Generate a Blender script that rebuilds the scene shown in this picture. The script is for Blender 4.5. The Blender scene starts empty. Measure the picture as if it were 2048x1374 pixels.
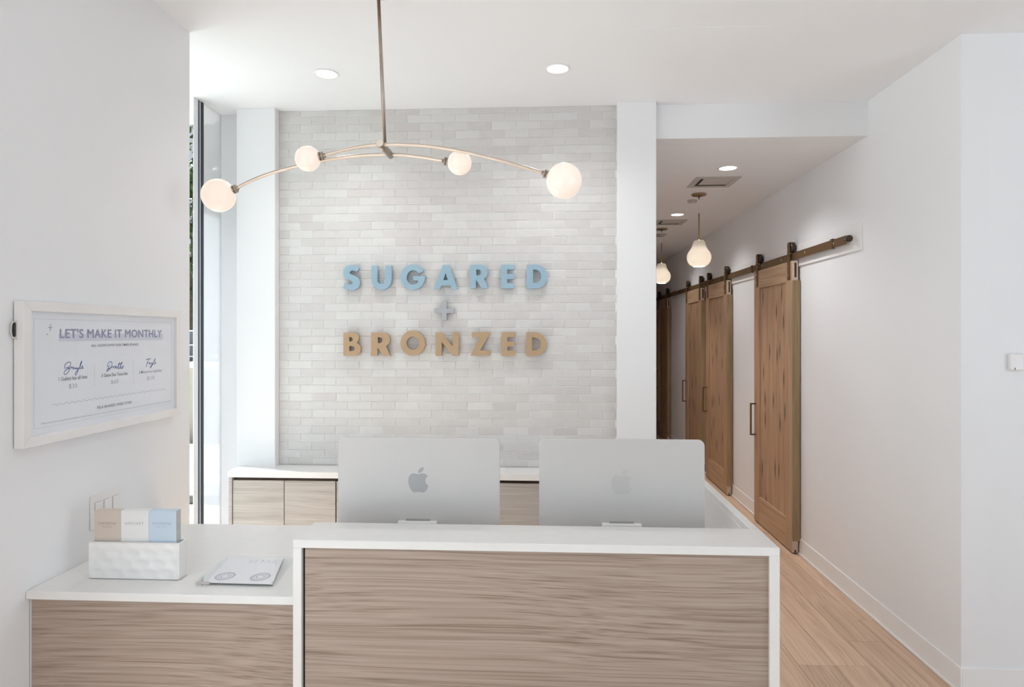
import bpy, bmesh, math, random
from mathutils import Vector, Matrix
random.seed(7)
SC = bpy.context.scene
COL = SC.collection

# ------------------------------------------------------------------ camera
FPX, CAMH = 1290.0, 1.60
YAW = math.atan(67.0 / FPX)
cam = bpy.data.cameras.new('camera')
cam.sensor_width = 36.0
cam.sensor_fit = 'HORIZONTAL'
cam.lens = 36.0 * FPX / 2048.0
cam.shift_y = -19.0 / 2048.0
cam.clip_start = 0.05
cam.clip_end = 200
cam_o = bpy.data.objects.new('camera', cam)
COL.objects.link(cam_o)
cam_o.location = (0, 0, CAMH)
cam_o.rotation_euler = (math.pi / 2, 0, YAW)
SC.camera = cam_o

# ------------------------------------------------------------------ sky, sun, added fill, exposure
W = bpy.data.worlds.new('sky')
SC.world = W
W.use_nodes = True
wn = W.node_tree.nodes
wl = W.node_tree.links
bg = wn['Background']
bg.inputs['Color'].default_value = (0.83, 0.92, 1.0, 1)
bg.inputs['Strength'].default_value = 0.5

sun = bpy.data.lights.new('sun', 'SUN')
sun.energy = 26.0
sun.angle = math.radians(0.6)
sun.color = (0.765, 0.905, 1.0)
sun_o = bpy.data.objects.new('sun', sun)
COL.objects.link(sun_o)
sd = Vector((0.60, -0.176, -0.78)).normalized()          # direction the sunlight travels
sun_o.rotation_euler = sd.to_track_quat('-Z', 'Y').to_euler()
sun_o.location = (-6, 3, 8)

def area(name, loc, direction, sx, sy, power, color=(1, 1, 1)):
    l = bpy.data.lights.new(name, 'AREA')
    l.shape = 'RECTANGLE'
    l.size, l.size_y = sx, sy
    l.energy = power
    l.color = color
    o = bpy.data.objects.new(name, l)
    COL.objects.link(o)
    o.location = loc
    o.rotation_euler = Vector(direction).to_track_quat('-Z', 'Z').to_euler()
    return o
# added fill from the left, as from assumed facade windows out of view
area('facade_fill', (-2.0, -0.55, 1.5), (1, 0.1, 0.5), 3.4, 2.5, 43, (0.82, 0.92, 1.0))
# added fill from the right to lift the left wall, its windows assumed
area('side_fill', (4.62, -0.9, 1.5), (-1, 0.1, 0.45), 3.6, 2.4, 68, (0.82, 0.92, 1.0))
# portal that guides sky light through the tall window at the left (gives no light of its own)
wp_ = area('window_portal', (-2.07, 3.18, 1.49), (1, 0, 0), 0.72, 2.86, 1)
wp_.data.cycles.is_portal = True

vs = SC.view_settings
vs.view_transform = 'Standard'
vs.look = 'None'
vs.gamma = 1
vs.use_curve_mapping = False
vs.exposure = 0.33
SC.cycles.use_adaptive_sampling = True
SC.cycles.adaptive_threshold = 0.06
SC.cycles.adaptive_min_samples = 20
SC.cycles.max_bounces = 8
SC.cycles.diffuse_bounces = 6
SC.cycles.glossy_bounces = 3
SC.cycles.transparent_max_bounces = 12
SC.cycles.sample_clamp_indirect = 6.0

# ------------------------------------------------------------------ points of the place from the measured picture
_f = Vector((-math.sin(YAW), math.cos(YAW), 0))
_r = Vector((math.cos(YAW), math.sin(YAW), 0))
def _ray(px, py):
    return _f + _r * ((px - 1024.0) / FPX) + Vector((0, 0, 1)) * ((668.0 - py) / FPX)
def atX(px, py, x):
    d = _ray(px, py); return Vector((0, 0, CAMH)) + d * (x / d.x)
def atY(px, py, y):
    d = _ray(px, py); return Vector((0, 0, CAMH)) + d * (y / d.y)
def atZ(px, py, z):
    d = _ray(px, py); return Vector((0, 0, CAMH)) + d * ((z - CAMH) / d.z)

# ------------------------------------------------------------------ materials
def srgb(r, g, b):
    def c(v):
        v /= 255.0
        return v / 12.92 if v <= 0.04045 else ((v + 0.055) / 1.055) ** 2.4
    return (c(r), c(g), c(b), 1.0)

def new_mat(name):
    m = bpy.data.materials.new(name)
    m.use_nodes = True
    return m, m.node_tree.nodes, m.node_tree.links, m.node_tree.nodes['Principled BSDF']

def N(ns, kind, **kw):
    n = ns.new(kind)
    for k, v in kw.items():
        setattr(n, k, v)
    return n

def plain(name, col, rough=0.5, metal=0.0, var=0.03, scale=6.0, bump=0.0, bscale=200.0, spec=0.5, coat=0.0):
    """painted / moulded surface: base colour with a faint noise, optional fine relief"""
    m, ns, ls, b = new_mat(name)
    tc = N(ns, 'ShaderNodeTexCoord')
    no = N(ns, 'ShaderNodeTexNoise')
    no.inputs['Scale'].default_value = scale
    no.inputs['Detail'].default_value = 2
    ls.new(tc.outputs['Object'], no.inputs['Vector'])
    rp = N(ns, 'ShaderNodeValToRGB')
    rp.color_ramp.elements[0].color = tuple(c * (1 - var) for c in col[:3]) + (1,)
    rp.color_ramp.elements[1].color = tuple(min(1, c * (1 + var)) for c in col[:3]) + (1,)
    rp.color_ramp.elements[0].position = 0.3
    rp.color_ramp.elements[1].position = 0.7
    ls.new(no.outputs['Fac'], rp.inputs['Fac'])
    ls.new(rp.outputs['Color'], b.inputs['Base Color'])
    b.inputs['Roughness'].default_value = rough
    b.inputs['Metallic'].default_value = metal
    b.inputs['Specular IOR Level'].default_value = spec
    b.inputs['Coat Weight'].default_value = coat
    if bump > 0:
        n2 = N(ns, 'ShaderNodeTexNoise')
        n2.inputs['Scale'].default_value = bscale
        n2.inputs['Detail'].default_value = 3
        ls.new(tc.outputs['Object'], n2.inputs['Vector'])
        bp = N(ns, 'ShaderNodeBump')
        bp.inputs['Strength'].default_value = bump
        bp.inputs['Distance'].default_value = 0.002
        ls.new(n2.outputs['Fac'], bp.inputs['Height'])
        ls.new(bp.outputs['Normal'], b.inputs['Normal'])
    return m

def emissive(name, col, strength, base=None, rough=0.3):
    m, ns, ls, b = new_mat(name)
    tc = N(ns, 'ShaderNodeTexCoord')
    no = N(ns, 'ShaderNodeTexNoise')
    no.inputs['Scale'].default_value = 3
    ls.new(tc.outputs['Object'], no.inputs['Vector'])
    mx = N(ns, 'ShaderNodeMix', data_type='RGBA')
    mx.inputs['Factor'].default_value = 0.02
    mx.inputs['A'].default_value = col
    ls.new(no.outputs['Color'], mx.inputs['B'])
    ls.new(mx.outputs['Result'], b.inputs['Emission Color'])
    b.inputs['Emission Strength'].default_value = strength
    b.inputs['Base Color'].default_value = base or col
    b.inputs['Roughness'].default_value = rough
    return m

def wood(name, dark, mid, light, axis='X', wav=0.05, fine=150.0, coarse=38.0, stretch=1.6, rough=0.5, knots=0.0, tone=0.0, wavf=1.0, coat=0.0):
    """long grain along one axis, waved, optional dark knots; every object cuts its own piece of the pattern"""
    m, ns, ls, b = new_mat(name)
    tc = N(ns, 'ShaderNodeTexCoord')
    oi = N(ns, 'ShaderNodeObjectInfo')
    off = N(ns, 'ShaderNodeVectorMath', operation='SCALE')
    cmb = N(ns, 'ShaderNodeCombineXYZ')
    for k in range(3):
        ls.new(oi.outputs['Random'], cmb.inputs[k])
    ls.new(cmb.outputs[0], off.inputs[0])
    off.inputs['Scale'].default_value = 37.0
    add = N(ns, 'ShaderNodeVectorMath', operation='ADD')
    ls.new(tc.outputs['Object'], add.inputs[0])
    ls.new(off.outputs[0], add.inputs[1])
    sep = N(ns, 'ShaderNodeSeparateXYZ')
    ls.new(add.outputs[0], sep.inputs[0])
    iL = {'X': 0, 'Y': 1, 'Z': 2}[axis]
    oth = [k for k in range(3) if k != iL]
    # low-frequency wave of the grain
    c1 = N(ns, 'ShaderNodeCombineXYZ')
    def mul(src, f):
        mm = N(ns, 'ShaderNodeMath', operation='MULTIPLY')
        ls.new(src, mm.inputs[0]); mm.inputs[1].default_value = f
        return mm.outputs[0]
    L = sep.outputs[iL]; A = sep.outputs[oth[0]]; B = sep.outputs[oth[1]]
    ls.new(mul(L, 1.5 * wavf), c1.inputs[0]); ls.new(mul(A, 4.0 * wavf), c1.inputs[1]); ls.new(mul(B, 4.0 * wavf), c1.inputs[2])
    lo = N(ns, 'ShaderNodeTexNoise'); lo.inputs['Scale'].default_value = 1.0; lo.inputs['Detail'].default_value = 1.0
    ls.new(c1.outputs[0], lo.inputs['Vector'])
    sh = N(ns, 'ShaderNodeMath', operation='MULTIPLY_ADD')
    ls.new(lo.outputs['Fac'], sh.inputs[0]); sh.inputs[1].default_value = wav * 2; sh.inputs[2].default_value = -wav
    A2 = N(ns, 'ShaderNodeMath', operation='ADD'); ls.new(A, A2.inputs[0]); ls.new(sh.outputs[0], A2.inputs[1])
    B2 = N(ns, 'ShaderNodeMath', operation='ADD'); ls.new(B, B2.inputs[0]); ls.new(sh.outputs[0], B2.inputs[1])
    def grain(freq, st, det):
        c = N(ns, 'ShaderNodeCombineXYZ')
        ls.new(mul(L, st), c.inputs[0]); ls.new(mul(A2.outputs[0], freq), c.inputs[1]); ls.new(mul(B2.outputs[0], freq), c.inputs[2])
        n = N(ns, 'ShaderNodeTexNoise'); n.inputs['Scale'].default_value = 1.0; n.inputs['Detail'].default_value = det
        ls.new(c.outputs[0], n.inputs['Vector'])
        return n.outputs['Fac']
    g1 = grain(coarse, stretch, 2.0)
    g2 = grain(fine, stretch * 2.2, 2.0)
    mixg = N(ns, 'ShaderNodeMath', operation='MULTIPLY_ADD')
    ls.new(g2, mixg.inputs[0]); mixg.inputs[1].default_value = 0.58
    ls.new(mul(g1, 0.42), mixg.inputs[2])
    rp = N(ns, 'ShaderNodeValToRGB')
    e = rp.color_ramp.elements
    e[0].position = 0.34; e[0].color = dark
    e[1].position = 0.64; e[1].color = light
    x = e.new(0.48); x.color = mid
    ls.new(mixg.outputs[0], rp.inputs['Fac'])
    colr = rp.outputs['Color']
    if tone > 0:                                             # board to board difference
        hv = N(ns, 'ShaderNodeHueSaturation')
        vv = N(ns, 'ShaderNodeMath', operation='MULTIPLY_ADD')
        ls.new(oi.outputs['Random'], vv.inputs[0]); vv.inputs[1].default_value = tone * 2; vv.inputs[2].default_value = 1 - tone
        ls.new(vv.outputs[0], hv.inputs['Value']); ls.new(colr, hv.inputs['Color'])
        colr = hv.outputs['Color']
    if knots > 0:
        c = N(ns, 'ShaderNodeCombineXYZ')
        ls.new(mul(L, 2.4), c.inputs[0]); ls.new(mul(B2.outputs[0], 10.0), c.inputs[1]); ls.new(mul(oi.outputs['Random'], 9.0), c.inputs[2])
        vo = N(ns, 'ShaderNodeTexVoronoi', voronoi_dimensions='2D'); vo.inputs['Scale'].default_value = 1.0
        ls.new(c.outputs[0], vo.inputs['Vector'])
        kr = N(ns, 'ShaderNodeValToRGB')
        kr.color_ramp.elements[0].position = 0.06; kr.color_ramp.elements[0].color = (1, 1, 1, 1)
        kr.color_ramp.elements[1].position = 0.22; kr.color_ramp.elements[1].color = (0, 0, 0, 1)
        ls.new(vo.outputs['Distance'], kr.inputs['Fac'])
        # only some of the cells hold a knot
        sel = N(ns, 'ShaderNodeMath', operation='GREATER_THAN')
        sr = N(ns, 'ShaderNodeSeparateColor'); ls.new(vo.outputs['Color'], sr.inputs[0])
        ls.new(sr.outputs[0], sel.inputs[0]); sel.inputs[1].default_value = 0.45
        kf = N(ns, 'ShaderNodeMath', operation='MULTIPLY'); ls.new(kr.outputs['Color'], kf.inputs[0]); ls.new(sel.outputs[0], kf.inputs[1])
        kf2 = N(ns, 'ShaderNodeMath', operation='MULTIPLY'); ls.new(kf.outputs[0], kf2.inputs[0]); kf2.inputs[1].default_value = knots
        mx = N(ns, 'ShaderNodeMix', data_type='RGBA')
        ls.new(kf2.outputs[0], mx.inputs['Factor']); ls.new(colr, mx.inputs['A'])
        mx.inputs['B'].default_value = tuple(v * 0.22 for v in dark[:3]) + (1,)
        colr = mx.outputs['Result']
    ls.new(colr, b.inputs['Base Color'])
    b.inputs['Roughness'].default_value = rough
    b.inputs['Coat Weight'].default_value = coat
    bp = N(ns, 'ShaderNodeBump'); bp.inputs['Strength'].default_value = 0.12; bp.inputs['Distance'].default_value = 0.001
    ls.new(mixg.outputs[0], bp.inputs['Height']); ls.new(bp.outputs['Normal'], b.inputs['Normal'])
    return m

def tile_mat():
    m, ns, ls, b = new_mat('glazed_tile')
    tc = N(ns, 'ShaderNodeTexCoord'); oi = N(ns, 'ShaderNodeObjectInfo'); ge = N(ns, 'ShaderNodeNewGeometry')
    ad = N(ns, 'ShaderNodeMath', operation='ADD'); ls.new(oi.outputs['Random'], ad.inputs[0]); ls.new(ge.outputs['Random Per Island'], ad.inputs[1])
    fr = N(ns, 'ShaderNodeMath', operation='FRACT'); ls.new(ad.outputs[0], fr.inputs[0])
    rp = N(ns, 'ShaderNodeValToRGB')
    e = rp.color_ramp.elements
    e[0].position = 0.0; e[0].color = (0.62, 0.59, 0.575, 1)
    e[1].position = 1.0; e[1].color = (0.70, 0.685, 0.665, 1)
    for p, c in ((0.25, (0.665, 0.65, 0.632, 1)), (0.5, (0.645, 0.615, 0.60, 1)), (0.75, (0.68, 0.67, 0.655, 1))):
        x = e.new(p); x.color = c
    ls.new(fr.outputs[0], rp.inputs['Fac'])
    no = N(ns, 'ShaderNodeTexNoise'); no.inputs['Scale'].default_value = 16; no.inputs['Detail'].default_value = 3
    geo = N(ns, 'ShaderNodeVectorMath', operation='ADD')
    ls.new(ge.outputs['Position'], geo.inputs[0]); geo.inputs[1].default_value = (3, 1, 2)
    ls.new(geo.outputs[0], no.inputs['Vector'])
    mx = N(ns, 'ShaderNodeMix', data_type='RGBA', blend_type='MULTIPLY')
    mx.inputs['Factor'].default_value = 0.10
    ls.new(rp.outputs['Color'], mx.inputs['A']); ls.new(no.outputs['Fac'], mx.inputs['B'])
    ls.new(mx.outputs['Result'], b.inputs['Base Color'])
    b.inputs['Roughness'].default_value = 0.34
    bp = N(ns, 'ShaderNodeBump'); bp.inputs['Strength'].default_value = 0.35; bp.inputs['Distance'].default_value = 0.004
    ls.new(no.outputs['Fac'], bp.inputs['Height']); ls.new(bp.outputs['Normal'], b.inputs['Normal'])
    return m

def glass_mat(name, tint=(0.985, 0.995, 1.0, 1), gl=1.0, rough=0.0):
    m = bpy.data.materials.new(name); m.use_nodes = True
    ns, ls = m.node_tree.nodes, m.node_tree.links
    ns.remove(ns['Principled BSDF'])
    out = ns['Material Output']
    tr = N(ns, 'ShaderNodeBsdfTransparent'); tr.inputs['Color'].default_value = tint
    gs = N(ns, 'ShaderNodeBsdfGlossy'); gs.inputs['Roughness'].default_value = rough
    lw_ = N(ns, 'ShaderNodeLayerWeight'); lw_.inputs['Blend'].default_value = 0.5
    p5 = N(ns, 'ShaderNodeMath', operation='POWER'); ls.new(lw_.outputs['Facing'], p5.inputs[0]); p5.inputs[1].default_value = 5.0
    ml = N(ns, 'ShaderNodeMath', operation='MULTIPLY_ADD'); ls.new(p5.outputs[0], ml.inputs[0]); ml.inputs[1].default_value = 0.9 * gl; ml.inputs[2].default_value = 0.04 * gl
    mx = N(ns, 'ShaderNodeMixShader'); ls.new(ml.outputs[0], mx.inputs['Fac']); ls.new(tr.outputs[0], mx.inputs[1]); ls.new(gs.outputs[0], mx.inputs[2])
    ls.new(mx.outputs[0], out.inputs['Surface'])
    return m

def opal_mat(name, col):
    m = bpy.data.materials.new(name); m.use_nodes = True
    ns, ls = m.node_tree.nodes, m.node_tree.links
    b = ns['Principled BSDF']; out = ns['Material Output']
    b.inputs['Base Color'].default_value = col; b.inputs['Roughness'].default_value = 0.25
    t = N(ns, 'ShaderNodeBsdfTranslucent'); t.inputs['Color'].default_value = tuple(c * 0.016 for c in col[:3]) + (1,)
    mx = N(ns, 'ShaderNodeMixShader'); mx.inputs['Fac'].default_value = 0.55
    ls.new(b.outputs[0], mx.inputs[1]); ls.new(t.outputs[0], mx.inputs[2]); ls.new(mx.outputs[0], out.inputs['Surface'])
    return m

M = {}
M['wall'] = plain('wall_paint', (0.80, 0.80, 0.812, 1), 0.6, var=0.012, scale=1.2, bump=0.06, bscale=260)
M['ceiling'] = plain('ceiling_paint', (0.855, 0.86, 0.88, 1), 0.7, var=0.01, scale=1.0)
M['corr_ceiling'] = plain('corridor_ceiling_paint', (0.82, 0.82, 0.83, 1), 0.7, var=0.01, scale=1.0)
M['trim'] = plain('trim_paint', (0.83, 0.82, 0.815, 1), 0.35, var=0.01)
M['grout'] = plain('grout', (0.90, 0.885, 0.87, 1), 0.85, var=0.03, scale=40)
M['tile'] = tile_mat()
M['quartz'] = plain('white_quartz', (0.755, 0.74, 0.725, 1), 0.25, var=0.012, scale=30)
M['desk_wood'] = wood('ash_laminate', (0.225, 0.16, 0.122, 1), (0.355, 0.27, 0.22, 1), (0.43, 0.34, 0.285, 1), 'X', wav=0.045, fine=250, coarse=100, stretch=0.24, rough=0.5, wavf=0.55)
M['cab_wood'] = wood('pale_ash_laminate', (0.34, 0.305, 0.275, 1), (0.40, 0.365, 0.335, 1), (0.46, 0.425, 0.395, 1), 'X', wav=0.03, fine=170, coarse=40, stretch=1.4, rough=0.5)
M['door_wood'] = wood('knotty_hickory', (0.27, 0.155, 0.088, 1), (0.38, 0.235, 0.14, 1), (0.48, 0.315, 0.195, 1), 'Z', wav=0.03, fine=110, coarse=26, stretch=0.9, rough=0.45, knots=0.85)
M['door_rail'] = wood('hickory_rail', (0.32, 0.195, 0.11, 1), (0.43, 0.28, 0.17, 1), (0.50, 0.34, 0.215, 1), 'Y', wav=0.02, fine=110, coarse=26, stretch=0.9, rough=0.45)
M['door_stile'] = wood('hickory_stile', (0.30, 0.18, 0.105, 1), (0.40, 0.255, 0.155, 1), (0.48, 0.32, 0.20, 1), 'Z', wav=0.02, fine=110, coarse=26, stretch=0.9, rough=0.45)
M['door_edge'] = wood('hickory_edge', (0.22, 0.15, 0.075, 1), (0.29, 0.20, 0.105, 1), (0.35, 0.25, 0.14, 1), 'Z', wav=0.02, fine=110, coarse=26, stretch=0.9, rough=0.5)
M['raw_wood'] = wood('raw_end_grain', (0.50, 0.38, 0.28, 1), (0.56, 0.44, 0.34, 1), (0.62, 0.50, 0.39, 1), 'Y', fine=90, coarse=30, rough=0.7)
M['floor'] = wood('oak_plank', (0.43, 0.285, 0.19, 1), (0.53, 0.365, 0.255, 1), (0.62, 0.445, 0.32, 1), 'Y', wav=0.045, fine=75, coarse=17, stretch=0.8, rough=0.42, tone=0.06)
M['floor_gap'] = plain('plank_gap', (0.16, 0.10, 0.065, 1), 0.8)
M['nickel'] = plain('champagne_nickel', (0.70, 0.60, 0.515, 1), 0.28, metal=1.0, var=0.04, scale=30)
M['nickel_dark'] = plain('aged_nickel', (0.44, 0.37, 0.31, 1), 0.32, metal=1.0, var=0.06, scale=40)
M['bronze'] = plain('brushed_bronze', (0.15, 0.085, 0.036, 1), 0.45, metal=0.4, var=0.08, scale=25)
M['bronze_dark'] = plain('dark_bronze', (0.07, 0.048, 0.034, 1), 0.35, metal=0.7, var=0.1, scale=30)
M['screw'] = plain('bright_screw', (0.75, 0.68, 0.58, 1), 0.25, metal=1.0)
M['brass'] = plain('antique_brass', (0.35, 0.25, 0.14, 1), 0.3, metal=0.9, var=0.05)
M['globe'] = emissive('opal_globe', (1.0, 0.78, 0.62, 1), 0.42, base=(0.62, 0.58, 0.55, 1), rough=0.18)
M['lens'] = emissive('downlight_lens', (1.0, 0.98, 0.94, 1), 5.0)
M['opal'] = opal_mat('opal_shade', (0.86, 0.80, 0.72, 1))
M['blue'] = plain('pale_blue_paint', (0.29, 0.425, 0.52, 1), 0.45, var=0.03, scale=14)
M['tan'] = plain('tan_paint', (0.44, 0.30, 0.178, 1), 0.45, var=0.03, scale=14)
M['grey'] = plain('pale_grey_paint', (0.38, 0.392, 0.42, 1), 0.4, var=0.02)
M['alu'] = plain('silver_aluminium', (0.565, 0.54, 0.525, 1), 0.5, metal=0.25, var=0.01, scale=3)
M['alu_logo'] = plain('mirror_aluminium', (0.36, 0.355, 0.355, 1), 0.35, metal=0.4, var=0.01)
M['black'] = plain('black_plastic', (0.012, 0.012, 0.013, 1), 0.4)
M['frame_white'] = plain('white_frame', (0.80, 0.775, 0.76, 1), 0.38, var=0.015, scale=12)
M['paper'] = plain('poster_paper', (0.82, 0.805, 0.83, 1), 0.7, var=0.01)
M['ink_blue'] = plain('ink_blue', (0.10, 0.14, 0.33, 1), 0.8)
M['ink_lilac'] = plain('ink_lilac', (0.31, 0.305, 0.43, 1), 0.8)
M['ink_wash'] = plain('ink_wash', (0.66, 0.655, 0.73, 1), 0.8)
M['ink_grey'] = plain('ink_grey', (0.26, 0.25, 0.28, 1), 0.8)
M['ink_pale'] = plain('ink_pale', (0.46, 0.455, 0.52, 1), 0.8)
M['glass'] = glass_mat('picture_glass', gl=0.35)
M['pane'] = glass_mat('window_glass', gl=0.7)
M['acrylic'] = glass_mat('clear_acrylic', tint=(0.985, 0.99, 0.992, 1), gl=0.5)
def film_mat(name, col, clear, glow):
    m = bpy.data.materials.new(name); m.use_nodes = True
    ns, ls = m.node_tree.nodes, m.node_tree.links
    b = ns['Principled BSDF']; out = ns['Material Output']
    b.inputs['Base Color'].default_value = col; b.inputs['Roughness'].default_value = 0.35
    t = N(ns, 'ShaderNodeBsdfTranslucent'); t.inputs['Color'].default_value = col
    tr = N(ns, 'ShaderNodeBsdfTransparent')
    m1 = N(ns, 'ShaderNodeMixShader'); m1.inputs['Fac'].default_value = glow
    ls.new(b.outputs[0], m1.inputs[1]); ls.new(t.outputs[0], m1.inputs[2])
    m2 = N(ns, 'ShaderNodeMixShader'); m2.inputs['Fac'].default_value = clear
    ls.new(m1.outputs[0], m2.inputs[1]); ls.new(tr.outputs[0], m2.inputs[2]); ls.new(m2.outputs[0], out.inputs['Surface'])
    return m
M['film'] = film_mat('white_window_film', (0.80, 0.80, 0.81, 1), 0.30, 0.007)
M['plate'] = plain('switch_plastic', (0.80, 0.775, 0.765, 1), 0.35)
M['ceramic'] = plain('white_ceramic', (0.80, 0.785, 0.775, 1), 0.25, var=0.02, scale=30, bump=0.15, bscale=40)
M['card_tan'] = plain('card_tan', (0.60, 0.52, 0.455, 1), 0.7, var=0.01)
M['card_white'] = plain('card_white', (0.76, 0.755, 0.75, 1), 0.7, var=0.01)
M['card_blue'] = plain('card_blue', (0.53, 0.63, 0.73, 1), 0.7, var=0.01)
M['card_edge'] = plain('card_edges', (0.50, 0.50, 0.48, 1), 0.8, var=0.15, scale=300)
M['black_frame'] = plain('black_aluminium', (0.018, 0.019, 0.022, 1), 0.35)
M['blue_alu'] = plain('anodised_aluminium', (0.50, 0.56, 0.66, 1), 0.3, metal=0.3)
M['pale_alu'] = plain('pale_jamb', (0.76, 0.78, 0.79, 1), 0.4)
M['vent_dark'] = plain('vent_shadow', (0.03, 0.025, 0.022, 1), 0.8)
M['vent'] = plain('vent_paint', (0.50, 0.47, 0.45, 1), 0.5)
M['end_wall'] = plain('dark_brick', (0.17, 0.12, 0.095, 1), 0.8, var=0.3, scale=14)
M['pave'] = plain('cream_paving', (0.36, 0.335, 0.285, 1), 0.8, var=0.06, scale=3)
M['kerb'] = plain('kerb_grey', (0.12, 0.12, 0.11, 1), 0.85, var=0.1)
M['render'] = plain('cream_render', (0.42, 0.385, 0.32, 1), 0.85, var=0.04)
M['rail_grey'] = plain('railing_grey', (0.12, 0.135, 0.16, 1), 0.5)
M['leaf'] = plain('leaf_green', (0.046, 0.088, 0.014, 1), 0.5, var=0.6, scale=2.5)
M['bark'] = plain('bark', (0.12, 0.09, 0.06, 1), 0.9, var=0.3, scale=20)

# ------------------------------------------------------------------ builders
def link(o, parent=None):
    COL.objects.link(o)
    if parent is not None:
        o.parent = parent
    return o

def wloc(o):
    v = Vector((0, 0, 0))
    while o is not None:
        v += o.location
        o = o.parent
    return v

def tag(o, label=None, cat=None, group=None, kind=None):
    if label: o['label'] = label
    if cat: o['category'] = cat
    if group: o['group'] = group
    if kind: o['kind'] = kind
    return o

def thing(name, loc, label, cat, group=None):
    o = bpy.data.objects.new(name, None)
    o.empty_display_size = 0.05
    COL.objects.link(o)
    o.location = loc
    return tag(o, label, cat, group)

def finish(name, bm, mat, parent=None, smooth=False, base=None):
    """bmesh given in world metres -> one mesh object, origin at its parent's base (or at base)"""
    o0 = wloc(parent) if parent is not None else Vector(base or (0, 0, 0))
    bmesh.ops.translate(bm, verts=bm.verts, vec=-o0)
    bmesh.ops.recalc_face_normals(bm, faces=bm.faces)
    if smooth:
        for f in bm.faces: f.smooth = True
    me = bpy.data.meshes.new(name)
    bm.to_mesh(me); bm.free()
    mats = mat if isinstance(mat, (list, tuple)) else [mat]
    for x in mats: me.materials.append(x)
    o = bpy.data.objects.new(name, me)
    link(o, parent)
    if parent is None: o.location = o0
    return o

def bm_box(bm, x0, x1, y0, y1, z0, z1, bev=0.0, seg=1):
    r = bmesh.ops.create_cube(bm, size=1.0)
    vs = r['verts']
    bmesh.ops.scale(bm, verts=vs, vec=(abs(x1 - x0), abs(y1 - y0), abs(z1 - z0)))
    bmesh.ops.translate(bm, verts=vs, vec=((x0 + x1) / 2, (y0 + y1) / 2, (z0 + z1) / 2))
    if bev > 0:
        es = list({e for v in vs for e in v.link_edges})
        bmesh.ops.bevel(bm, geom=es, offset=bev, segments=seg, profile=0.5, affect='EDGES')
    return vs

def box(name, x0, x1, y0, y1, z0, z1, mat, parent=None, bev=0.0, seg=1, base=None):
    bm = bmesh.new()
    bm_box(bm, x0, x1, y0, y1, z0, z1, bev, seg)
    if parent is None and base is None:
        base = ((x0 + x1) / 2, (y0 + y1) / 2, min(z0, z1))
    return finish(name, bm, mat, parent, base=base)

def struct(o):
    o['kind'] = 'structure'
    return o

def bm_cyl(bm, p0, p1, r0, r1=None, n=24, caps=True):
    p0, p1 = Vector(p0), Vector(p1)
    r1 = r0 if r1 is None else r1
    q = (p1 - p0).to_track_quat('Z', 'Y')
    a, b = [], []
    for k in range(n):
        t = 2 * math.pi * k / n
        d = Vector((math.cos(t), math.sin(t), 0))
        a.append(bm.verts.new(p0 + q @ (d * r0))); b.append(bm.verts.new(p1 + q @ (d * r1)))
    for k in range(n):
        f = bm.faces.new((a[k], a[(k + 1) % n], b[(k + 1) % n], b[k])); f.smooth = True
    if caps:
        bm.faces.new(a[::-1]); bm.faces.new(b)

def cyl(name, p0, p1, r0, mat, parent=None, r1=None, n=24):
    bm = bmesh.new(); bm_cyl(bm, p0, p1, r0, r1, n)
    return finish(name, bm, mat, parent, base=p0)

def bm_tube(bm, pts, r, n=12):
    pts = [Vector(p) for p in pts]
    rings = []
    up = Vector((0, 1, 0.001)).normalized()
    for i, p in enumerate(pts):
        t = (pts[min(i + 1, len(pts) - 1)] - pts[max(i - 1, 0)]).normalized()
        s = t.cross(up)
        if s.length < 1e-4: s = t.cross(Vector((1, 0, 0)))
        s.normalize(); u = s.cross(t).normalized()
        rings.append([bm.verts.new(p + (s * math.cos(2 * math.pi * k / n) + u * math.sin(2 * math.pi * k / n)) * r) for k in range(n)])
    for a, b in zip(rings, rings[1:]):
        for k in range(n):
            f = bm.faces.new((a[k], a[(k + 1) % n], b[(k + 1) % n], b[k])); f.smooth = True
    bm.faces.new(rings[0][::-1]); bm.faces.new(rings[-1])

def tube(name, pts, r, mat, parent=None, n=12):
    bm = bmesh.new(); bm_tube(bm, pts, r, n)
    return finish(name, bm, mat, parent, base=pts[0])

def spline(pts, sub=6, closed=False):
    """Catmull-Rom through points (any dimension of Vector)"""
    P = [Vector(p) for p in pts]; n = len(P); out = []
    rng = range(n) if closed else range(n - 1)
    for i in rng:
        p1, p2 = P[i], P[(i + 1) % n]
        p0 = P[(i - 1) % n] if closed or i > 0 else p1
        p3 = P[(i + 2) % n] if closed or i + 2 < n else p2
        for k in range(sub):
            t = k / sub
            out.append(0.5 * ((2 * p1) + (p2 - p0) * t + (2 * p0 - 5 * p1 + 4 * p2 - p3) * t * t + (3 * p1 - p0 - 3 * p2 + p3) * t ** 3))
    if not closed: out.append(P[-1])
    return out

def lathe(name, prof, centre, mat, parent=None, n=40, smooth=True):
    """prof: list of (radius, z); centre: (x, y)"""
    bm = bmesh.new(); rings = []
    for r, z in prof:
        if r < 1e-5:
            rings.append([bm.verts.new((centre[0], centre[1], z))])
        else:
            rings.append([bm.verts.new((centre[0] + r * math.cos(2 * math.pi * k / n), centre[1] + r * math.sin(2 * math.pi * k / n), z)) for k in range(n)])
    for a, b in zip(rings, rings[1:]):
        for k in range(n):
            k2 = (k + 1) % n
            if len(a) == 1 and len(b) == 1: continue
            if len(a) == 1: f = bm.faces.new((a[0], b[k2], b[k]))
            elif len(b) == 1: f = bm.faces.new((a[k], a[k2], b[0]))
            else: f = bm.faces.new((a[k], a[k2], b[k2], b[k]))
            f.smooth = smooth
    return finish(name, bm, mat, parent, base=(centre[0], centre[1], prof[0][1]))

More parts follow.
